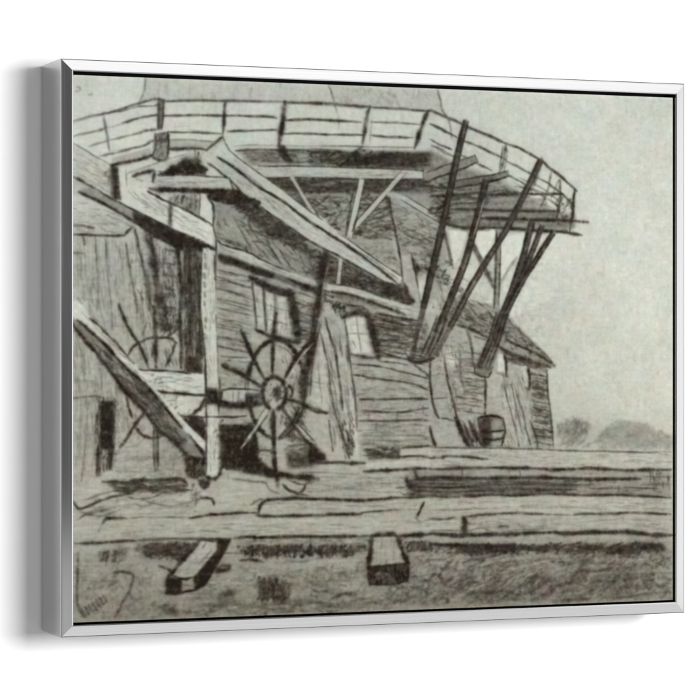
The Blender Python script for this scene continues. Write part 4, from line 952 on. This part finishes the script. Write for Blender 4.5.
for side in ('top', 'bottom', 'left', 'right'):
    o = link_obj('frame_rail', rail_mesh('frame_rail', side), metal_h if side in ('top', 'bottom') else metal_v, root)

# backing board closing the gap behind the canvas
def box_mesh(name, x0, x1, y0, y1, z0, z1):
    return plane_mesh(name, [(x0,y0,z0),(x1,y0,z0),(x1,y1,z0),(x0,y1,z0),(x0,y0,z1),(x1,y0,z1),(x1,y1,z1),(x0,y1,z1)],
                      [(0,1,5,4),(1,2,6,5),(2,3,7,6),(3,0,4,7),(4,5,6,7),(3,2,1,0)])
link_obj('backing_board', box_mesh('backing_board', -W/2 + .0032, W/2 - .0032, -D + .0245, -D + .0202, -H/2 + .0032, H/2 - .0032), mb, root)
yf = -D + RECESS
canvas = link_obj('canvas', box_mesh('canvas', CX0, CX1, yf + .0004, -D + .0200, CZ0, CZ1), me_, root)

# printed sheet: dense grid carrying the drawing, edges rolled back over the stretcher
gxv, gzv = np.meshgrid(xs, zs)
dist = np.minimum(np.minimum(gxv - CX0, CX1 - gxv), np.minimum(gzv - CZ0, CZ1 - gzv))
gyv = yf + 0.0010 * np.clip(1 - dist / 0.0015, 0, 1) ** 2 * 0.3
co = np.stack([gxv, gyv, gzv], -1).reshape(-1, 3).astype(np.float32)
idx = np.arange(NX * NY).reshape(NY, NX)
q = np.stack([idx[:-1, :-1], idx[1:, :-1], idx[1:, 1:], idx[:-1, 1:]], -1).reshape(-1, 4).astype(np.int32)
me = bpy.data.meshes.new('drawing')
me.vertices.add(len(co)); me.vertices.foreach_set('co', co.ravel())
me.loops.add(q.size); me.loops.foreach_set('vertex_index', q.ravel())
me.polygons.add(len(q)); me.polygons.foreach_set('loop_start', np.arange(0, q.size, 4, dtype=np.int32))
me.update(calc_edges=True)
ca = me.color_attributes.new('print', 'FLOAT_COLOR', 'POINT')
rgba = np.ones((NX * NY, 4), np.float32); rgba[:, :3] = lin.reshape(-1, 3)
ca.data.foreach_set('color', rgba.ravel())
drawing = link_obj('drawing', me, mc, canvas, True)
drawing['label'] = 'charcoal drawing of a windmill gallery, sheds, spoked wheels and stacked timber'

# ------------------------------------------------------------------ lamps
def area(name, loc, target, sx, sy, power, color=(1, 1, 1)):
    ld = bpy.data.lights.new(name, 'AREA'); ld.shape = 'RECTANGLE'; ld.size = sx; ld.size_y = sy
    ld.energy = power; ld.color = color
    o = bpy.data.objects.new(name, ld); col.objects.link(o); o.location = loc
    d = np.array(target) - np.array(loc)
    import mathutils
    o.rotation_euler = mathutils.Vector(d).to_track_quat('-Z', 'Y').to_euler()
    return o
area('key_softbox', (0.84, -3.0, ZC + 0.24), (0, 0, ZC), 1.4, 0.9, 118)
area('top_rail_fill', (1.3, -3.0, ZC + 1.75), (0, 0, ZC), 2.2, 0.8, 9.5)  # added lamp, no known source; whitens the top rail
area('right_rail_fill', (3.9, -2.6, ZC), (0, 0, ZC), 1.6, 1.8, 15.5)  # unseen lamp added to brighten the right rail and inner bevel
area('bottom_rail_fill', (0.9, -2.6, ZC - 1.55), (0, 0, ZC), 3.2, 0.9, 9.5)  # area lamp put in to lighten the bottom rail
area('left_rail_low_fill', (-0.75, -3.0, ZC - 0.86), (-.38, 0, ZC - .2), 0.8, 0.9, 1.35)  # added dim lamp, makes the left rail paler at its lower end
area('left_chamfer_fill', (-3.6, -1.3, ZC), (-.3, 0, ZC), 1.4, 1.6, 2.0)  # weak lamp added for a faint bright line on the left chamfer
area('left_fill', (-2.9, -3.0, ZC), (-.3, 0, ZC), 1.6, 1.8, 34)

w = bpy.data.worlds.new('World'); scene.world = w; w.use_nodes = True
bg = w.node_tree.nodes['Background']; bg.inputs['Color'].default_value = (1, 1, 1, 1); bg.inputs['Strength'].default_value = 0.09

# ------------------------------------------------------------------ camera
cd = bpy.data.cameras.new('camera'); cam = bpy.data.objects.new('camera', cd); col.objects.link(cam)
cam.location = CAM; cam.rotation_euler = (math.radians(90), 0, -YAW)
cd.sensor_width = 36; cd.lens = FPX / 700 * 36; cd.clip_start = 0.05; cd.clip_end = 100
scene.camera = cam
scene.view_settings.view_transform = 'Standard'; scene.view_settings.look = 'None'
scene.view_settings.exposure = 0; scene.view_settings.gamma = 1
